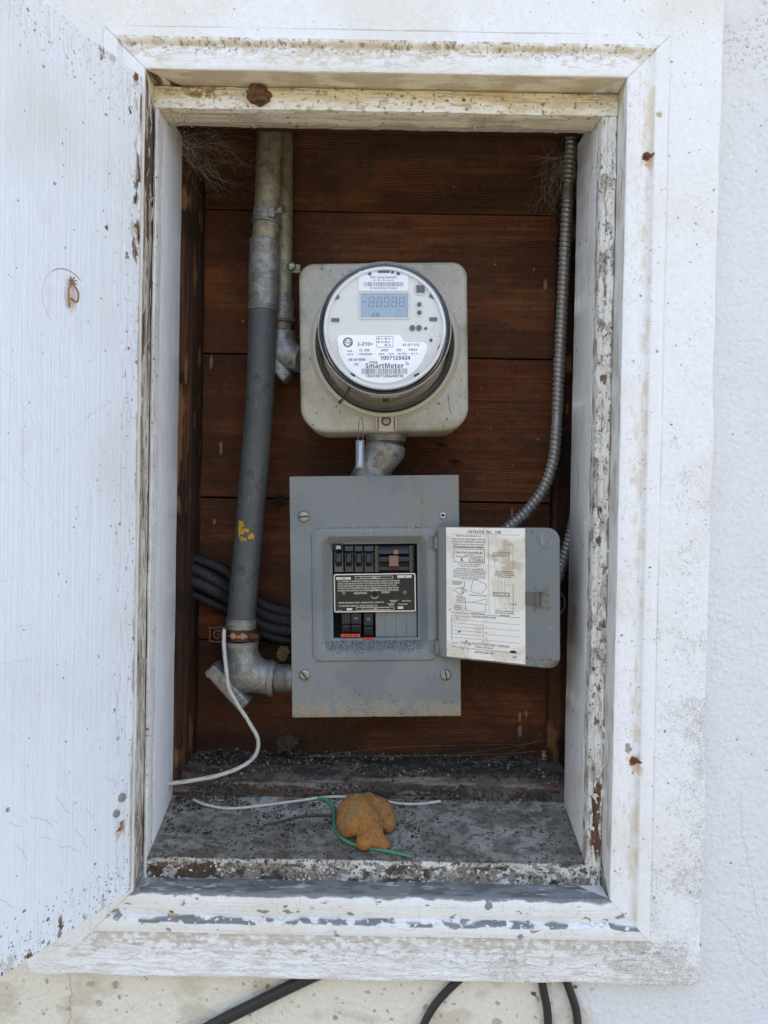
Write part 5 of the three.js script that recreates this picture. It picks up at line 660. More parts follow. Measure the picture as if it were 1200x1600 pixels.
// ---------------------------------------------------------------- service conduit at the left, its elbow and nipple
const pipeUV = (g, len, r) => scaleUV(g, 0.12 / len, 0.12 / (6.2832 * r));      // for tubes: u along, v round
{
  const t = thing('service_conduit', 'tall grey service conduit with coupling and cast elbow left of the panel', 'conduit');
  const z = -0.155, top = V(-0.1572,0.5291,-0.15), cl = V(-0.1607,0.3732,-0.152), cA = V(-0.1637,0.3417,-0.153), cB = V(-0.1641,0.2497,-0.154), m1 = V(-0.1664,0.137,-0.154), m2 = V(-0.1738,0.0188,-0.154), bot = V(-0.1863,-0.156,-0.155);
  const up = tube([top, cl, cA.clone().add(V(0, -0.01, 0))], 0.0172, 30, 28, false); obj('upper_pipe', pipeUV(up, 0.25, 0.0172), emt, t);
  const cp = obj('coupling', [rod(cB, cA, 0.0197, 0.0194, 36), rod(cB.clone().lerp(cA, 0.48), cB.clone().lerp(cA, 0.51), 0.0201, 0.0201, 36)], galv, t);
  const low = tube([cB.clone().add(V(0, 0.01, 0)), m1, m2, bot, bot.clone().add(V(-0.0008, -0.02, 0))], 0.0186, 60, 32, false); obj('lower_pipe', pipeUV(low, 0.42, 0.0186), darkPipe, t);
  // strap clamp with its screw
  const dU = cl.clone().sub(cA).normalize(), s0 = cl.clone().addScaledVector(dU, -0.008), s1 = cl.clone().addScaledVector(dU, 0.008);
  const st = obj('strap', [rod(s0, s1, 0.0190, 0.0186, 32), rod(s0.clone().addScaledVector(dU, -0.0018), s0, 0.0198, 0.0196, 32)], galv, t);
  const sc = cl.clone().add(V(0.0125, -0.001, 0.0165)); obj('strap_lug', rbox(0.010, 0.014, 0.012, 0.002).translate(sc.x - 0.004, sc.y, sc.z - 0.003), galv, st);
  obj('strap_screw', [rod(sc, sc.clone().add(V(0.010, 0.002, 0.006)), 0.0036, 0.0036, 14), rod(sc.clone().add(V(0.008, 0.0016, 0.005)), sc.clone().add(V(0.0125, 0.0026, 0.0078)), 0.0062, 0.0058, 18)], screwMetal, st);
  // yellow remains of a sticker
  const sg = [], yel = tile(256, 0.02, (n) => { const a = n(1200, 4, 931), b = n(400, 3, 933); let c = mix3([196, 162, 40], [150, 118, 26], a); c = mix3(c, [58, 54, 40], 0.85 * sm(0.54, 0.60, b)); return [...c, a]; }, { bump: 0.0002, roughness: 0.7 }); const stick = (pts) => { const s = new THREE.Shape(pts.map(([x, y]) => new THREE.Vector2(x, y))); const g = new THREE.ExtrudeGeometry(s, { depth: 0.0004, bevelEnabled: false, curveSegments: 4 }); const p = g.attributes.position; for (let i = 0; i < p.count; i++) { const a = p.getX(i) / 0.0189; g.attributes.uv.setXY(i, p.getX(i) / 0.02, p.getY(i) / 0.02); p.setXYZ(i, Math.sin(a) * (0.0189 + p.getZ(i)), p.getY(i), Math.cos(a) * (0.0189 + p.getZ(i))); } g.computeVertexNormals(); return g; };
  const sc0 = V(-0.1779,-0.043,-0.1545); for (const q of [[[-0.0110, 0.0165], [-0.008, 0.0185], [-0.002, 0.012], [0.004, 0.005], [0.003, 0.001], [-0.002, 0.003], [-0.003, -0.004], [0.001, -0.007], [-0.001, -0.010], [-0.005, -0.008], [-0.004, -0.013], [-0.008, -0.009], [-0.0115, -0.001]], [[0.003, -0.001], [0.008, 0.001], [0.0102, -0.003], [0.0095, -0.008], [0.005, -0.0095], [0.002, -0.006]]]) sg.push(stick(q).translate(sc0.x, sc0.y, sc0.z));
  obj('sticker_scrap', sg, yel, t);
  // cast elbow
  const e0 = bot.clone().add(V(-0.0005, -0.030, 0)), e1 = V(-0.1818,-0.2289,-0.155), e2 = V(-0.1401,-0.235,-0.155), q45 = new THREE.Quaternion().setFromAxisAngle(V(0, 0, 1), R(45)).invert();
  const cc = e1.clone().add(V(-0.0185, -0.0150, 0.001));
  obj('elbow', field((p) => smin(smin(cylD(p, e0, e1, 0.0222, 0.002), cylD(p, e1.clone().add(V(-0.003, 0, 0)), e2, 0.0222, 0.002), 0.012), cap(p, e1.clone().add(V(0.002, 0.002, 0)), e1.clone().add(V(-0.008, -0.006, 0)), 0.0225, 0.0215), 0.010), V(e1.x + 0.006, e1.y + 0.012, e1.z), 0.078, 72), galv, t);
  obj('elbow_rim', rod(e0.clone().add(V(0, 0.0005, 0)), e0.clone().add(V(0, -0.006, 0)), 0.0238, 0.0238, 36), galv, t); obj('elbow_rim', rod(e2.clone().add(V(-0.008, 0, 0)), e2.clone().add(V(-0.001, 0, 0)), 0.0238, 0.0238, 36), galv, t);
  const cov = obj('elbow_cover', field((p) => Math.max(boxD(p, cc, new THREE.Quaternion().setFromAxisAngle(V(0, 0, 1), R(46)), [0.0345, 0.0095, 0.0215], 0.004)), cc, 0.05, 52), galv, t);
  { const dn = V(-0.70, -0.71, 0).normalize(), lx = V(-0.71, 0.70, 0).normalize(); for (const k of [-0.0285, 0.0285]) { const a = cc.clone().addScaledVector(lx, k).add(V(0, 0, 0.022)); obj('cover_lug', rbox(0.004, 0.014, 0.003, 0.0008).rotateZ(R(-44)).translate(a.x, a.y, a.z), galv, cov); } }
  // threaded nipple into the panel
  const np = []; for (let i = 0; i < 9; i++) np.push(lathe([[0.0178, 0], [0.0196, 0.0009], [0.0178, 0.0018]], 32).rotateZ(-Math.PI / 2).translate(e2.x + 0.0005 + i * 0.0019, e2.y, e2.z)); np.push(rod(e2, e2.clone().add(V(0.03, 0.0008, 0)), 0.0180, 0.0180, 32));
  obj('nipple', np, galv, t);
  obj('pipe_thread_band', rod(V(-0.1865,-0.1721,-0.155), V(-0.1863,-0.156,-0.155), 0.0202, 0.0196, 36), galv, t);

  // copper ground clamp
  const g = thing('ground_clamp', 'copper ground clamp round the foot of the service conduit', 'clamp'); const cu = tile(256, 0.05, (n) => { const a = n(90, 4, 921), b = n(400, 3, 923); let c = mix3([206, 118, 74], [78, 48, 32], sm(0.40, 0.58, a)); c = mix3(c, [44, 34, 28], sm(0.55, 0.65, b) * 0.7); return [...c, b]; }, { bump: 0.0004, metalness: 0.7, roughness: 0.42 }), cuD = pl({ color: rgb(88, 56, 38), metalness: 0.5, roughness: 0.55 });
  const y = V(-0.186,-0.1763,-0.155).y, bx = bot.x - 0.0006; const band = rod(V(bx, y - 0.0065, z), V(bx, y + 0.0065, z), 0.0212, 0.0212, 40);
  obj('band', band, cu, g); obj('band_edge', [0.0065, -0.0065].map((o) => new THREE.TorusGeometry(0.0212, 0.0009, 6, 40).rotateX(Math.PI / 2).translate(bx, y + o, z)), cuD, g);
  for (const [a, o] of [[-0.28, 0], [0.30, 0]]) obj('dimple', new THREE.SphereGeometry(0.0042, 14, 8).scale(1, 1, 0.3).translate(bx + Math.sin(a) * 0.0212, y, z + Math.cos(a) * 0.0212), pl({ color: rgb(132, 124, 112), metalness: 0.4, roughness: 0.5 }), g);
  const lug = []; const lx = V(-0.2121,-0.176,-0.15); lug.push(rbox(0.030, 0.0022, 0.014, 0.0006).rotateZ(0.05).translate(lx.x, lx.y + 0.009, lx.z), rbox(0.030, 0.0022, 0.014, 0.0006).rotateZ(-0.06).translate(lx.x + 0.002, lx.y - 0.010, lx.z), rbox(0.0025, 0.020, 0.013, 0.0006).translate(lx.x - 0.013, lx.y, lx.z));
  obj('ear', lug, cuD, g); obj('clamp_screw', [rod(V(lx.x - 0.003, lx.y - 0.010, lx.z), V(lx.x - 0.003, lx.y + 0.010, lx.z), 0.0032, 0.0032, 12), new THREE.TorusGeometry(0.0055, 0.0014, 8, 20).translate(lx.x - 0.003, lx.y, lx.z + 0.006)], cuD, g);
  obj('side_bolt', [rod(V(bx + 0.015, y, z + 0.014), V(bx + 0.027, y - 0.001, z + 0.017), 0.005, 0.0045, 10)], cuD, g);
}
// ---------------------------------------------------------------- the thinner conduit behind
{
  const t = thing('rear_conduit', 'thinner conduit behind the service pipe running into the meter socket', 'conduit');
  const a = V(-0.1456,0.5457,-0.181), b = V(-0.1427,0.2707,-0.181), c = V(-0.142,0.2028,-0.178);
  obj('pipe', pipeUV(tube([a, a.clone().lerp(b, 0.5), b, c], 0.0132, 40, 24, false), 0.36, 0.0132), emt, t);
  obj('coupling', [rod(V(-0.1421,0.2403,-0.18), V(-0.1427,0.2724,-0.181), 0.0165, 0.0160, 28), rod(V(-0.143,0.2428,-0.18), V(-0.143,0.2471,-0.18), 0.0182, 0.0182, 28)], galv, t);
  const e1 = V(-0.1416,0.1955,-0.176), e2 = V(-0.1128,0.1888,-0.165), cc = e1.clone().add(V(-0.006, -0.016, 0.004));
  obj('elbow', field((p) => smin(cylD(p, c.clone().add(V(0, 0.026, 0)), e1, 0.0185, 0.002), cylD(p, e1, e2, 0.0180, 0.002), 0.014), V(e1.x + 0.010, e1.y + 0.006, e1.z + 0.004), 0.056, 56), galv, t);
  obj('elbow_cover', field((p) => boxD(p, cc, new THREE.Quaternion().setFromEuler(new THREE.Euler(0, 0, R(44))), [0.0235, 0.0085, 0.0165], 0.004), cc, 0.036, 48), galv, t);
  const k = V(-0.1362,0.3128,-0.172); obj('strap', [rbox(0.040, 0.012, 0.003, 0.001).translate(k.x - 0.002, k.y, k.z - 0.004)], emt, t); obj('strap_screw', new THREE.SphereGeometry(0.0062, 16, 10).scale(1, 1, 0.6).translate(k.x + 0.006, k.y + 0.002, k.z), screwMetal, t);
}
// ---------------------------------------------------------------- armoured flexible conduit at the right
function armoured(pts, r, pitch, bands = []) {
  const c = new THREE.CatmullRomCurve3(pts, false, 'centripetal'), len = c.getLength(), per = 8, n = Math.round(len / pitch * per), fr = c.computeFrenetFrames(n, false), rad = 18, pos = [], uv = [], idx = [];
  for (let i = 0; i <= n; i++) { const p = c.getPointAt(i / n), smooth = bands.some(([a, b]) => i / n > a && i / n < b); for (let j = 0; j <= rad; j++) { const a = j / rad * 6.28318, ph = ((i / per + a / 6.28318) % 1 + 1) % 1, k = smooth ? 0.6 : Math.pow(Math.sin(Math.PI * ph), 0.7), q = r * (0.74 + 0.28 * k); const o = fr.normals[i].clone().multiplyScalar(Math.cos(a) * q).addScaledVector(fr.binormals[i], Math.sin(a) * q).add(p); pos.push(o.x, o.y, o.z); uv.push(i / n * len / 0.05, j / rad); } }
  for (let i = 0; i < n; i++) for (let j = 0; j < rad; j++) { const a = i * (rad + 1) + j, b = a + rad + 1; idx.push(a, a + 1, b, b, a + 1, b + 1); }
  const g = new THREE.BufferGeometry(); g.setAttribute('position', new THREE.Float32BufferAttribute(pos, 3)); g.setAttribute('uv', new THREE.Float32BufferAttribute(uv, 2)); g.setIndex(idx); g.computeVertexNormals(); return g;
}
{
  const main = [V(0.2386,0.5248,-0.16), V(0.238,0.4744,-0.16), V(0.2347,0.3902,-0.16), V(0.2317,0.2889,-0.16), V(0.2288,0.1874,-0.16), V(0.2265,0.0941,-0.16), V(0.223,0.0584,-0.16), V(0.2106,0.0209,-0.162), V(0.1898,-0.0085,-0.166), V(0.1668,-0.0294,-0.164), V(0.1414,-0.052,-0.162), V(0.1033,-0.0781,-0.16)];
  tag(obj('flexible_conduit', armoured(main, 0.0079, 0.0064, [[0.155, 0.185], [0.615, 0.64]]), flexMetal), 'spiral steel flexible conduit running down the right side into the panel', 'flexible conduit');
  tag(obj('flexible_conduit', armoured([V(0.2525,-0.0072,-0.15), V(0.2441,-0.0478,-0.15), V(0.2375,-0.0733,-0.152), V(0.2288,-0.1009,-0.156), V(0.2108,-0.1315,-0.16), V(0.1733,-0.1538,-0.162)], 0.0078, 0.0056), flexMetal), 'short bright spiral conduit peeking out beside the open panel door', 'flexible conduit');
  tag(obj('wire_ring', new THREE.TorusGeometry(0.0189, 0.0016, 8, 48).translate(0.2265,-0.13,-0.17), pl({ color: rgb(110, 98, 92), roughness: 0.5, metalness: 0.3 })), 'thin wire loop showing past the edge of the panel door', 'wire');
}
// ---------------------------------------------------------------- black cloth-covered cables
{
  const rows = [[[268, 868], [300, 872], [345, 888], [372, 905], [420, 945], [470, 960], -0.176], [[262, 884], [292, 886], [330, 903], [365, 922], [415, 952], [470, 975], -0.180], [[264, 903], [294, 906], [330, 920], [362, 937], [410, 972], [470, 984], -0.172], [[268, 921], [302, 927], [332, 941], [360, 952], [415, 985], [470, 1004], -0.184]];
  const names = ['topmost black cloth covered cable passing behind the service conduit', 'second black cloth covered cable from the top of its bundle', 'third black cloth covered cable from the top of its bundle', 'lowest black cloth covered cable of the bundle behind the service conduit'];
  const pts = [[V(-0.2909,-0.0745,-0.176), V(-0.258,-0.0791,-0.176), V(-0.2194,-0.0924,-0.178), V(-0.1965,-0.1097,-0.182), V(-0.165,-0.139,-0.184), V(-0.1103,-0.1531,-0.18)], [V(-0.2919,-0.0877,-0.168), V(-0.2605,-0.0912,-0.166), V(-0.2299,-0.1046,-0.168), V(-0.2023,-0.1237,-0.182), V(-0.1633,-0.1532,-0.186), V(-0.1101,-0.1653,-0.18)], [V(-0.2894,-0.1041,-0.16), V(-0.2587,-0.1069,-0.16), V(-0.2288,-0.1196,-0.164), V(-0.2043,-0.1366,-0.18), V(-0.1628,-0.1686,-0.184), V(-0.1099,-0.1775,-0.18)], [V(-0.2885,-0.1214,-0.17), V(-0.2546,-0.127,-0.172), V(-0.2299,-0.1394,-0.178), V(-0.207,-0.1514,-0.186), V(-0.1588,-0.1815,-0.188), V(-0.11,-0.1939,-0.184)]];
  pts.forEach((p, i) => { const g = tube(p, [0.0078, 0.0088, 0.0084, 0.0074][i], 60, 18, false); scaleUV(g, 0.03 / 0.2, 0.03 / 0.07); tag(obj('cloth_cable', g, braid), names[i], 'cable', 'black cables behind the conduit'); });
}
// ---------------------------------------------------------------- loose wires
const wireWhite = tile(128, 0.05, (n) => { const a = n(200, 4, 901); return [...mix3([186, 184, 174], [138, 132, 118], sm(0.45, 0.75, a)), 0.5]; }, { bump: 0.0001, roughness: 0.55 });
const wireGreen = tile(128, 0.05, (n) => { const a = n(200, 4, 903); return [...mix3([66, 128, 92], [62, 92, 74], sm(0.45, 0.7, a)), 0.5]; }, { bump: 0.0001, roughness: 0.5 });
const sillY = (z) => -0.4085 + (-0.0165 - z) * (0.033 / 0.094), onSill = (x, z, r = 0.002) => V(x, (z > -0.11 ? sillY(z) : -0.348) + r, z);
{
  tag(obj('ground_wire', scaleUV(tube([V(-0.2048,-0.1691,-0.135), V(-0.2031,-0.1886,-0.128), V(-0.1986,-0.2116,-0.12), V(-0.194,-0.2403,-0.12), V(-0.1834,-0.2612,-0.122), V(-0.1679,-0.2864,-0.125), V(-0.1571,-0.3072,-0.126), V(-0.1587,-0.3253,-0.128), V(-0.1697,-0.3381,-0.126), V(-0.1964,-0.3463,-0.108), V(-0.2268,-0.3513,-0.1), V(-0.2588,-0.3545,-0.094), V(-0.276,-0.3557,-0.09)], 0.0027, 140, 10), 0.1, 0.5), wireWhite), 'grey white wire hanging from the ground clamp in a curve to the left', 'wire');
  const w = thing('white_wire', 'loose white wire lying across the sill behind the orange lump', 'wire');
  obj('insulation', scaleUV(tube([onSill(-0.232, -0.100), onSill(-0.214, -0.092), onSill(-0.185, -0.087), onSill(-0.155, -0.091), onSill(-0.11, -0.100), onSill(-0.06, -0.107, 0.004), onSill(-0.012, -0.107, 0.003), onSill(0.03, -0.100), onSill(0.055, -0.101), onSill(0.077, -0.104, 0.003)], 0.0019, 120, 10), 0.1, 0.5), wireWhite, w);
  obj('bare_end', tube([onSill(-0.231, -0.100, 0.002), onSill(-0.236, -0.102, 0.005), onSill(-0.238, -0.104, 0.009)], 0.0011, 10, 6), rust, w);
  tag(obj('green_wire', scaleUV(tube([onSill(-0.082, -0.106, 0.003), onSill(-0.068, -0.104, 0.003), onSill(-0.058, -0.094), onSill(-0.0545, -0.078), onSill(-0.052, -0.060), onSill(-0.044, -0.045), onSill(-0.030, -0.035), onSill(-0.012, -0.030), onSill(0.008, -0.026), onSill(0.024, -0.0225), onSill(0.037, -0.019)], 0.0024, 100, 10), 0.1, 0.5), wireGreen), 'green insulated wire curling round the left of the orange lump', 'wire');
  tag(obj('dark_wire', tube([onSill(-0.137, -0.062, 0.0015), onSill(-0.118, -0.068, 0.0015), onSill(-0.100, -0.075, 0.0018), onSill(-0.08, -0.078, 0.0022), onSill(-0.057, -0.078, 0.0025)], 0.0015, 40, 8), pl({ color: rgb(52, 56, 54), roughness: 0.7 })), 'short dirty dark wire on the sill left of the green wire', 'wire');
}
// ---------------------------------------------------------------- lump of orange sealing putty
{
  const B0 = V(-0.0272,-0.3749,-0.06), B1 = V(-0.0199,-0.3758,-0.074), B4 = V(-0.0328,-0.3817,-0.05), R0 = V(-0.0138,-0.3702,-0.078), R1 = V(0.002,-0.3746,-0.076), R2 = V(0.0076,-0.3822,-0.068), R3 = V(0.0092,-0.3866,-0.06), N0 = V(-0.0162,-0.3791,-0.052), N1 = V(-0.0074,-0.3878,-0.037), N2 = V(-0.0161,-0.3955,-0.03), N3 = V(-0.0005,-0.3927,-0.033), N4 = V(0.0086,-0.3977,-0.031);
  const g = field((p) => { let d = smin(cap(p, B0, B1, 0.0215, 0.0190), cap(p, B0, B4, 0.0205, 0.0165), 0.008); let e = smin(cap(p, R0, R1, 0.0135, 0.0130), cap(p, R1, R2, 0.0130, 0.0130), 0.004); e = smin(e, cap(p, R2, R3, 0.0130, 0.0115), 0.004); d = smin(d, e, 0.0025); d = smin(d, cap(p, N0, N1, 0.0185, 0.0130), 0.004); d = smin(d, cap(p, N1, N2, 0.0125, 0.0092), 0.005); d = smin(d, cap(p, N3, N4, 0.0085, 0.0062), 0.004); d = Math.max(d, sillY(p.z) - 0.001 - p.y); return d + 0.0022 * (fbm(p.x * 90 + p.z * 50, p.y * 90 - p.z * 70, 3, 951) - 0.5) * 2 + 0.0003 * (fbm(p.x * 420 + p.z * 200, p.y * 420 - p.z * 260, 2, 952) - 0.5) * 2; }, V(-0.0131,-0.3838,-0.056), 0.055, 110);
  const put = tile(512, 0.12, (n) => { const a = n(120, 4, 953), s = sm(0.56, 0.66, n(700, 3, 955)), d = sm(0.44, 0.64, n(36, 4, 957)); let c = mix3([164, 112, 50], [130, 86, 38], a); c = mix3(c, [112, 94, 70], d * 0.8); c = mix3(c, [84, 62, 36], s * 0.7); return [...c, 0.5 - 0.2 * s + 0.2 * (a - 0.5)]; }, { bump: 0.0006, roughness: 0.85 });
  tag(obj('putty_lump', g, put), 'dusty orange lump of sealing putty sitting on the grey sill', 'putty');
}
// ---------------------------------------------------------------- crumbs, nests, webs
{
  const geos = [new THREE.TetrahedronGeometry(1), new THREE.BoxGeometry(1.6, 0.35, 1.1), new THREE.IcosahedronGeometry(0.9), new THREE.CylinderGeometry(0.16, 0.16, 4, 5)];
  const cols = [[34, 29, 25], [44, 37, 31], [58, 50, 42], [72, 63, 53], [84, 76, 66], [96, 88, 76], [80, 58, 40], [40, 34, 29], [50, 44, 38], [128, 121, 110]];
  const spread = (name, n, place, size, pal, label) => { const G = new THREE.Group(); G.name = numbered(name); G.userData = { kind: 'stuff', label, category: 'debris' }; scene.add(G); geos.forEach((geo, k) => { const cnt = Math.round(n * [0.35, 0.25, 0.32, 0.08][k]), M = new THREE.InstancedMesh(geo, pl({ color: 0xffffff, roughness: 0.95 }), cnt), m = new THREE.Matrix4(), q = new THREE.Quaternion(), E = new THREE.Euler(), c = new THREE.Color();
    for (let i = 0; i < cnt; i++) { let p; do p = place(); while (!p); const s = size[0] + (size[1] - size[0]) * Math.pow(rnd(), 3); E.set(k === 3 ? 1.57 : rr(0, 6), rr(0, 6), k === 1 ? rr(-0.3, 0.3) : k === 3 ? rr(0, 6) : rr(0, 6)); q.setFromEuler(E); m.compose(V(p.x, p.y + s * 0.4, p.z), q, V(s, s * rr(0.5, 1), s)); M.setMatrixAt(i, m); const v = pal[Math.floor(rnd() * pal.length)]; M.setColorAt(i, c.copy(rgb(...v))); }
    M.name = ['grit', 'chips', 'grains', 'fibres'][k]; M.userData.kind = 'stuff'; M.castShadow = M.receiveShadow = true; G.add(M); }); };
  const dens = (x, z, th) => fbm(x * 22, z * 30, 3, 971) > th + (rnd() - 0.5) * 0.25;
  spread('dirt_crumbs', 4200, () => { const x = rr(-0.252, 0.228), z = rr(-0.198, -0.115); return dens(x, z, 0.46 + (x > 0 ? 0.10 : 0)) ? V(x, -0.3485, z) : null; }, [0.0004, 0.0030], cols, 'dark dirt and crumbs scattered over the rear cabinet floor');
  spread('sill_crumbs', 2400, () => { const x = rr(-0.258, 0.234), z = rr(-0.108, -0.018); return dens(x, z, 0.50 + (z > -0.06 ? 0.06 : -0.04)) || rnd() < 0.12 ? V(x, sillY(z), z) : null; }, [0.0002, 0.0017], cols, 'fine dirt and crumbs scattered on the grey sloping sill');
  const heaps = [[-0.205, -0.165, 0.045, 0.022, 0.016], [-0.13, -0.175, 0.05, 0.02, 0.013], [-0.06, -0.18, 0.04, 0.016, 0.010], [0.06, -0.185, 0.08, 0.012, 0.006], [0.19, -0.18, 0.04, 0.016, 0.007], [-0.19, -0.116, 0.06, 0.008, 0.010], [-0.06, -0.115, 0.07, 0.007, 0.008], [0.12, -0.114, 0.10, 0.006, 0.007]];
  spread('debris_heap', 9000, () => { const [hx, hz, rx, rz, hh] = heaps[Math.floor(rnd() * heaps.length)], u = rr(-1, 1), w = rr(-1, 1), d = 1 - u * u - w * w; if (d < 0) return null; const x = hx + u * rx, z = hz + w * rz; if (x < -0.25 || x > 0.228 || z < -0.198) return null; const fl = z > -0.1115 ? sillY(z) : z > -0.125 ? -0.372 + (-0.1115 - z) * 1.7 : -0.3485; return V(x, fl + hh * d * Math.sqrt(rnd()), z); }, [0.0005, 0.0026], cols, 'heaps of loose grit and fluff along the back of the cabinet floor');
  spread('corner_crumbs', 1500, () => { const x = -0.255 + Math.pow(rnd(), 1.5) * 0.30, z = -0.108 + Math.pow(rnd(), 1.6) * 0.06; return dens(x, z, 0.46) ? V(x, sillY(z), z) : null; }, [0.0004, 0.0026], cols, 'loose grit gathered at the back left of the sill');
  spread('ledge_crumbs', 900, () => { const x = rr(-0.25, 0.23), t = rnd(); return dens(x, t, 0.5) ? V(x, -0.374 + t * 0.023, -0.1095 - t * 0.008) : null; }, [0.0004, 0.0022], cols, 'dirt crumbs lodged along the ledge at the back of the sill');
  spread('putty_litter', 500, () => { const a = rr(0, 6.28), r = Math.sqrt(rnd()) * 0.05, x = -0.01 + Math.cos(a) * r * 1.3, z = -0.06 + Math.sin(a) * r * 0.8; return z < -0.02 && z > -0.108 ? V(x, sillY(z), z) : null; }, [0.0005, 0.0020], cols.slice(0, 5), 'dark crumbs gathered round the orange putty lump');
  // clumps of nest material on the floor and by the elbow
  const lump = (name, c, r, col, label, cat, n = 420) => {           // a wad of crumbs and fibres
    const gs = []; for (let i = 0; i < n; i++) { const v = V(rr(-1, 1), rr(-1, 1), rr(-1, 1)); if (v.length() > 0.35 + 0.75 * fbm(v.x * 1.6 + c.x * 50, v.y * 1.6 + v.z * 1.1, 2, 989) + rnd() * 0.15) { i--; continue; } const k = rr(0.0006, 0.0019), g = i % 4 === 0 ? new THREE.CylinderGeometry(0.00016, 0.00016, rr(0.004, 0.010), 4) : i % 4 === 1 ? new THREE.BoxGeometry(k * 1.6, k * 0.4, k * 1.2) : new THREE.TetrahedronGeometry(k, 1); g.rotateX(rr(0, 6)).rotateY(rr(0, 6)).translate(c.x + v.x * r[0], c.y + v.y * r[1], c.z + v.z * r[2]); gs.push(g); }
    return tag(obj(name, gs, pl({ color: rgb(...col), roughness: 0.95 })), label, cat); };
  const mud = (name, c, r, col, label, cat) => { const g = new THREE.IcosahedronGeometry(1, 14), p = g.attributes.position; for (let i = 0; i < p.count; i++) { const v = V().fromBufferAttribute(p, i), k = 0.35 + 0.9 * fbm(v.x * 1.8 + c.x * 90 + v.z, v.y * 1.8 + v.z * 1.3, 2, 983) + 0.6 * fbm(v.x * 7 + v.z * 4, v.y * 7 - v.z * 5, 3, 987); p.setXYZ(i, c.x + v.x * r[0] * k, c.y + v.y * r[1] * k, c.z + v.z * r[2] * k); } g.computeVertexNormals(); const t = tile(128, 0.05, (n) => { const a = n(260, 4, 985); return [...mix3(col, [84, 58, 34], sm(0.4, 0.65, a)), a]; }, { bump: 0.002, roughness: 0.95 }); return tag(obj(name, g, t), label, cat); };
  mud('mud_nest', V(-0.1498,0.4555,-0.01), [0.0115, 0.0105, 0.006], [112, 80, 44], 'brown mud nest stuck to the head of the frame', 'mud nest');
  lump('debris_clump', V(-0.1246,-0.323,-0.165), [0.017, 0.012, 0.014], [78, 66, 52], 'rounded clump of fluff and dirt on the rear cabinet floor', 'debris');
  lump('debris_clump', V(-0.1311,-0.2018,-0.16), [0.009, 0.012, 0.009], [120, 96, 62], 'tan clump of litter caught above the conduit elbow nipple', 'debris');
  lump('debris_clump', V(-0.225,-0.3802,-0.108), [0.022, 0.007, 0.012], [86, 76, 62], 'flat clump of dirt at the left of the sill', 'debris');
  lump('debris_clump', V(-0.1433,0.0009,-0.193), [0.008, 0.009, 0.006], [40, 34, 30], 'black tuft on the back boards left of the panel top', 'debris');
  mud('paint_chip', V(0.2244,-0.3396,-0.18), [0.003, 0.006, 0.003], [206, 178, 146], 'small pale chip standing at the back right of the floor', 'chip');
  // spider webs: each a tangle of real threads
  const silk = new THREE.MeshStandardMaterial({ color: rgb(176, 170, 160), roughness: 0.9 });
  const web = (label, n0, A, B, r0 = 0.00014, sag = 0.008) => { const gs = [], n = Math.round(n0 * 0.9), r = r0 * 0.45; for (let i = 0; i < n; i++) { const a = A(), b = B(), m = a.clone().lerp(b, rr(0.3, 0.7)).add(V(rr(-1, 1) * sag, rr(-1, 0.6) * sag, rr(-1, 1) * sag)); gs.push(tube([a, m, b], r, 10, 4, false)); if (i % 3 === 0) { const q = a.clone().lerp(m, rnd()); gs.push(new THREE.TetrahedronGeometry(rr(0.0003, 0.0009)).rotateX(rr(0, 6)).translate(q.x, q.y, q.z)); } if (i % 2) { const q = m.clone().lerp(b, rnd()), e = q.clone().add(V(rr(-1, 1), rr(-1, 1), rr(-1, 1)).multiplyScalar(0.012)); gs.push(tube([q, q.clone().lerp(e, 0.5).add(V(0, -0.001, 0)), e], r, 6, 4, false)); } } tag(obj('cobweb', gs, silk), label, 'cobweb'); };
  const around = (c, d) => () => V(c.x + rr(-d, d), c.y + rr(-d, d), c.z + rr(-d, d) * 0.7);
  web('cobweb tuft in the upper left corner of the cabinet', 90, around(V(-0.2613,0.4401,-0.085), 0.012), around(V(-0.2504,0.439,-0.12), 0.045), 0.00016, 0.012);
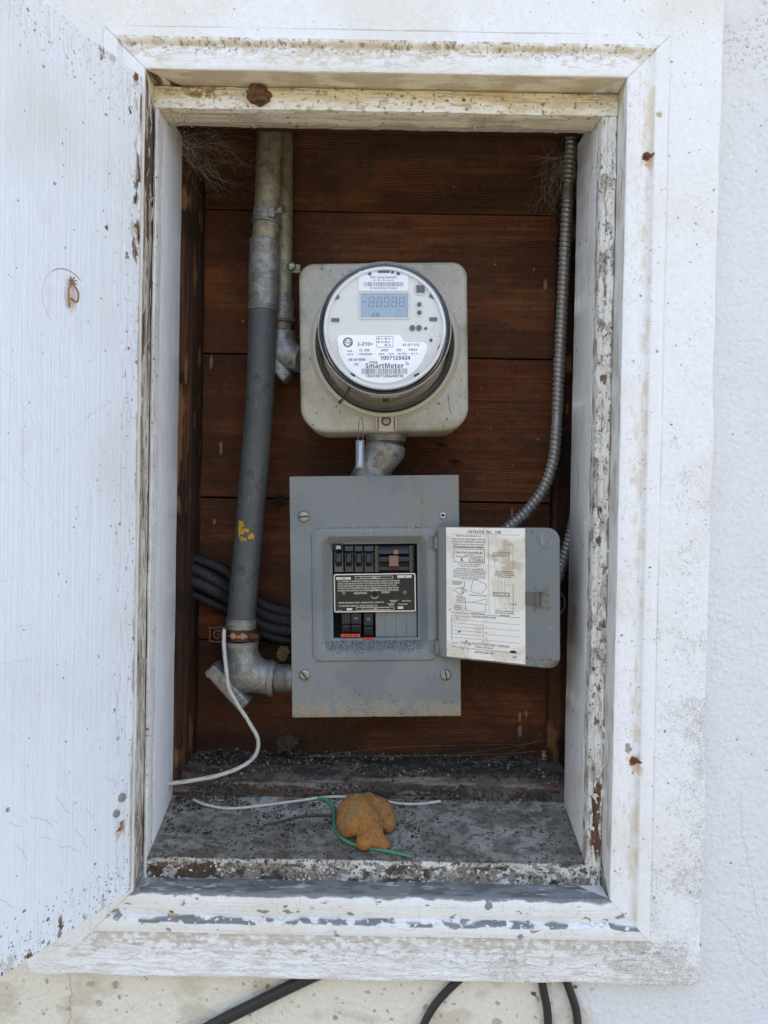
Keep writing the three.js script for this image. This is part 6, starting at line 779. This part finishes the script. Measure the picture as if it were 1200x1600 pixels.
  web('wispy cobweb below the head of the frame at the left', 46, around(V(-0.2446,0.4451,-0.09), 0.03), around(V(-0.2012,0.4576,-0.15), 0.045), 0.00013);
  web('cobweb in the upper right corner behind the flexible conduit', 70, around(V(0.234,0.4496,-0.115), 0.018), around(V(0.2285,0.4173,-0.165), 0.05), 0.00015, 0.014);
  web('long cobweb threads beside the flexible conduit at the upper right', 18, around(V(0.214,0.461,-0.15), 0.010), around(V(0.2186,0.3974,-0.18), 0.014), 0.00014, 0.02);
  web('faint cobweb threads across the back of the cabinet floor', 12, around(V(-0.0901,-0.3516,-0.15), 0.02), around(V(0.2213,-0.3337,-0.17), 0.03), 0.00013, 0.02);
  web('faint cobweb threads at the lower right corner of the sill', 14, around(V(0.2336,-0.3847,-0.09), 0.012), around(V(0.2475,-0.4102,-0.05), 0.02), 0.00013, 0.01);
}
// ---------------------------------------------------------------- black cables on the wall below the cabinet
{
  const blk = pl({ color: rgb(34, 33, 33), roughness: 0.45 }), group = 'cables on the wall below the cabinet';
  const c = (pts, r, label) => tag(obj('wall_cable', tube(pts, r, 50, 12), blk), label, 'cable', group);
  c([V(-0.2039,-0.6022,0.008), V(-0.1756,-0.5844,0.008), V(-0.133,-0.562,0.008), V(-0.094,-0.5418,0.008), V(-0.0622,-0.5273,0.006)], 0.0066, 'thick black cable slanting along the wall below the cabinet left');
  c([V(0.0503,-0.6011,0.006), V(0.0564,-0.5808,0.006), V(0.0675,-0.561,0.006), V(0.0829,-0.5427,0.006), V(0.1063,-0.5212,0.005)], 0.0044, 'thin black cable curving down the wall below the cabinet middle');
  c([V(0.1851,-0.5264,0.006), V(0.1891,-0.5458,0.006), V(0.1931,-0.5645,0.006), V(0.1952,-0.5984,0.006)], 0.0046, 'left of the two black cables hanging below the cabinet right');
  c([V(0.2116,-0.5259,0.006), V(0.2192,-0.5452,0.006), V(0.2253,-0.5639,0.006), V(0.2296,-0.5978,0.006)], 0.0046, 'right of the two black cables hanging below the cabinet right');
}
renderer.render(scene, camera);
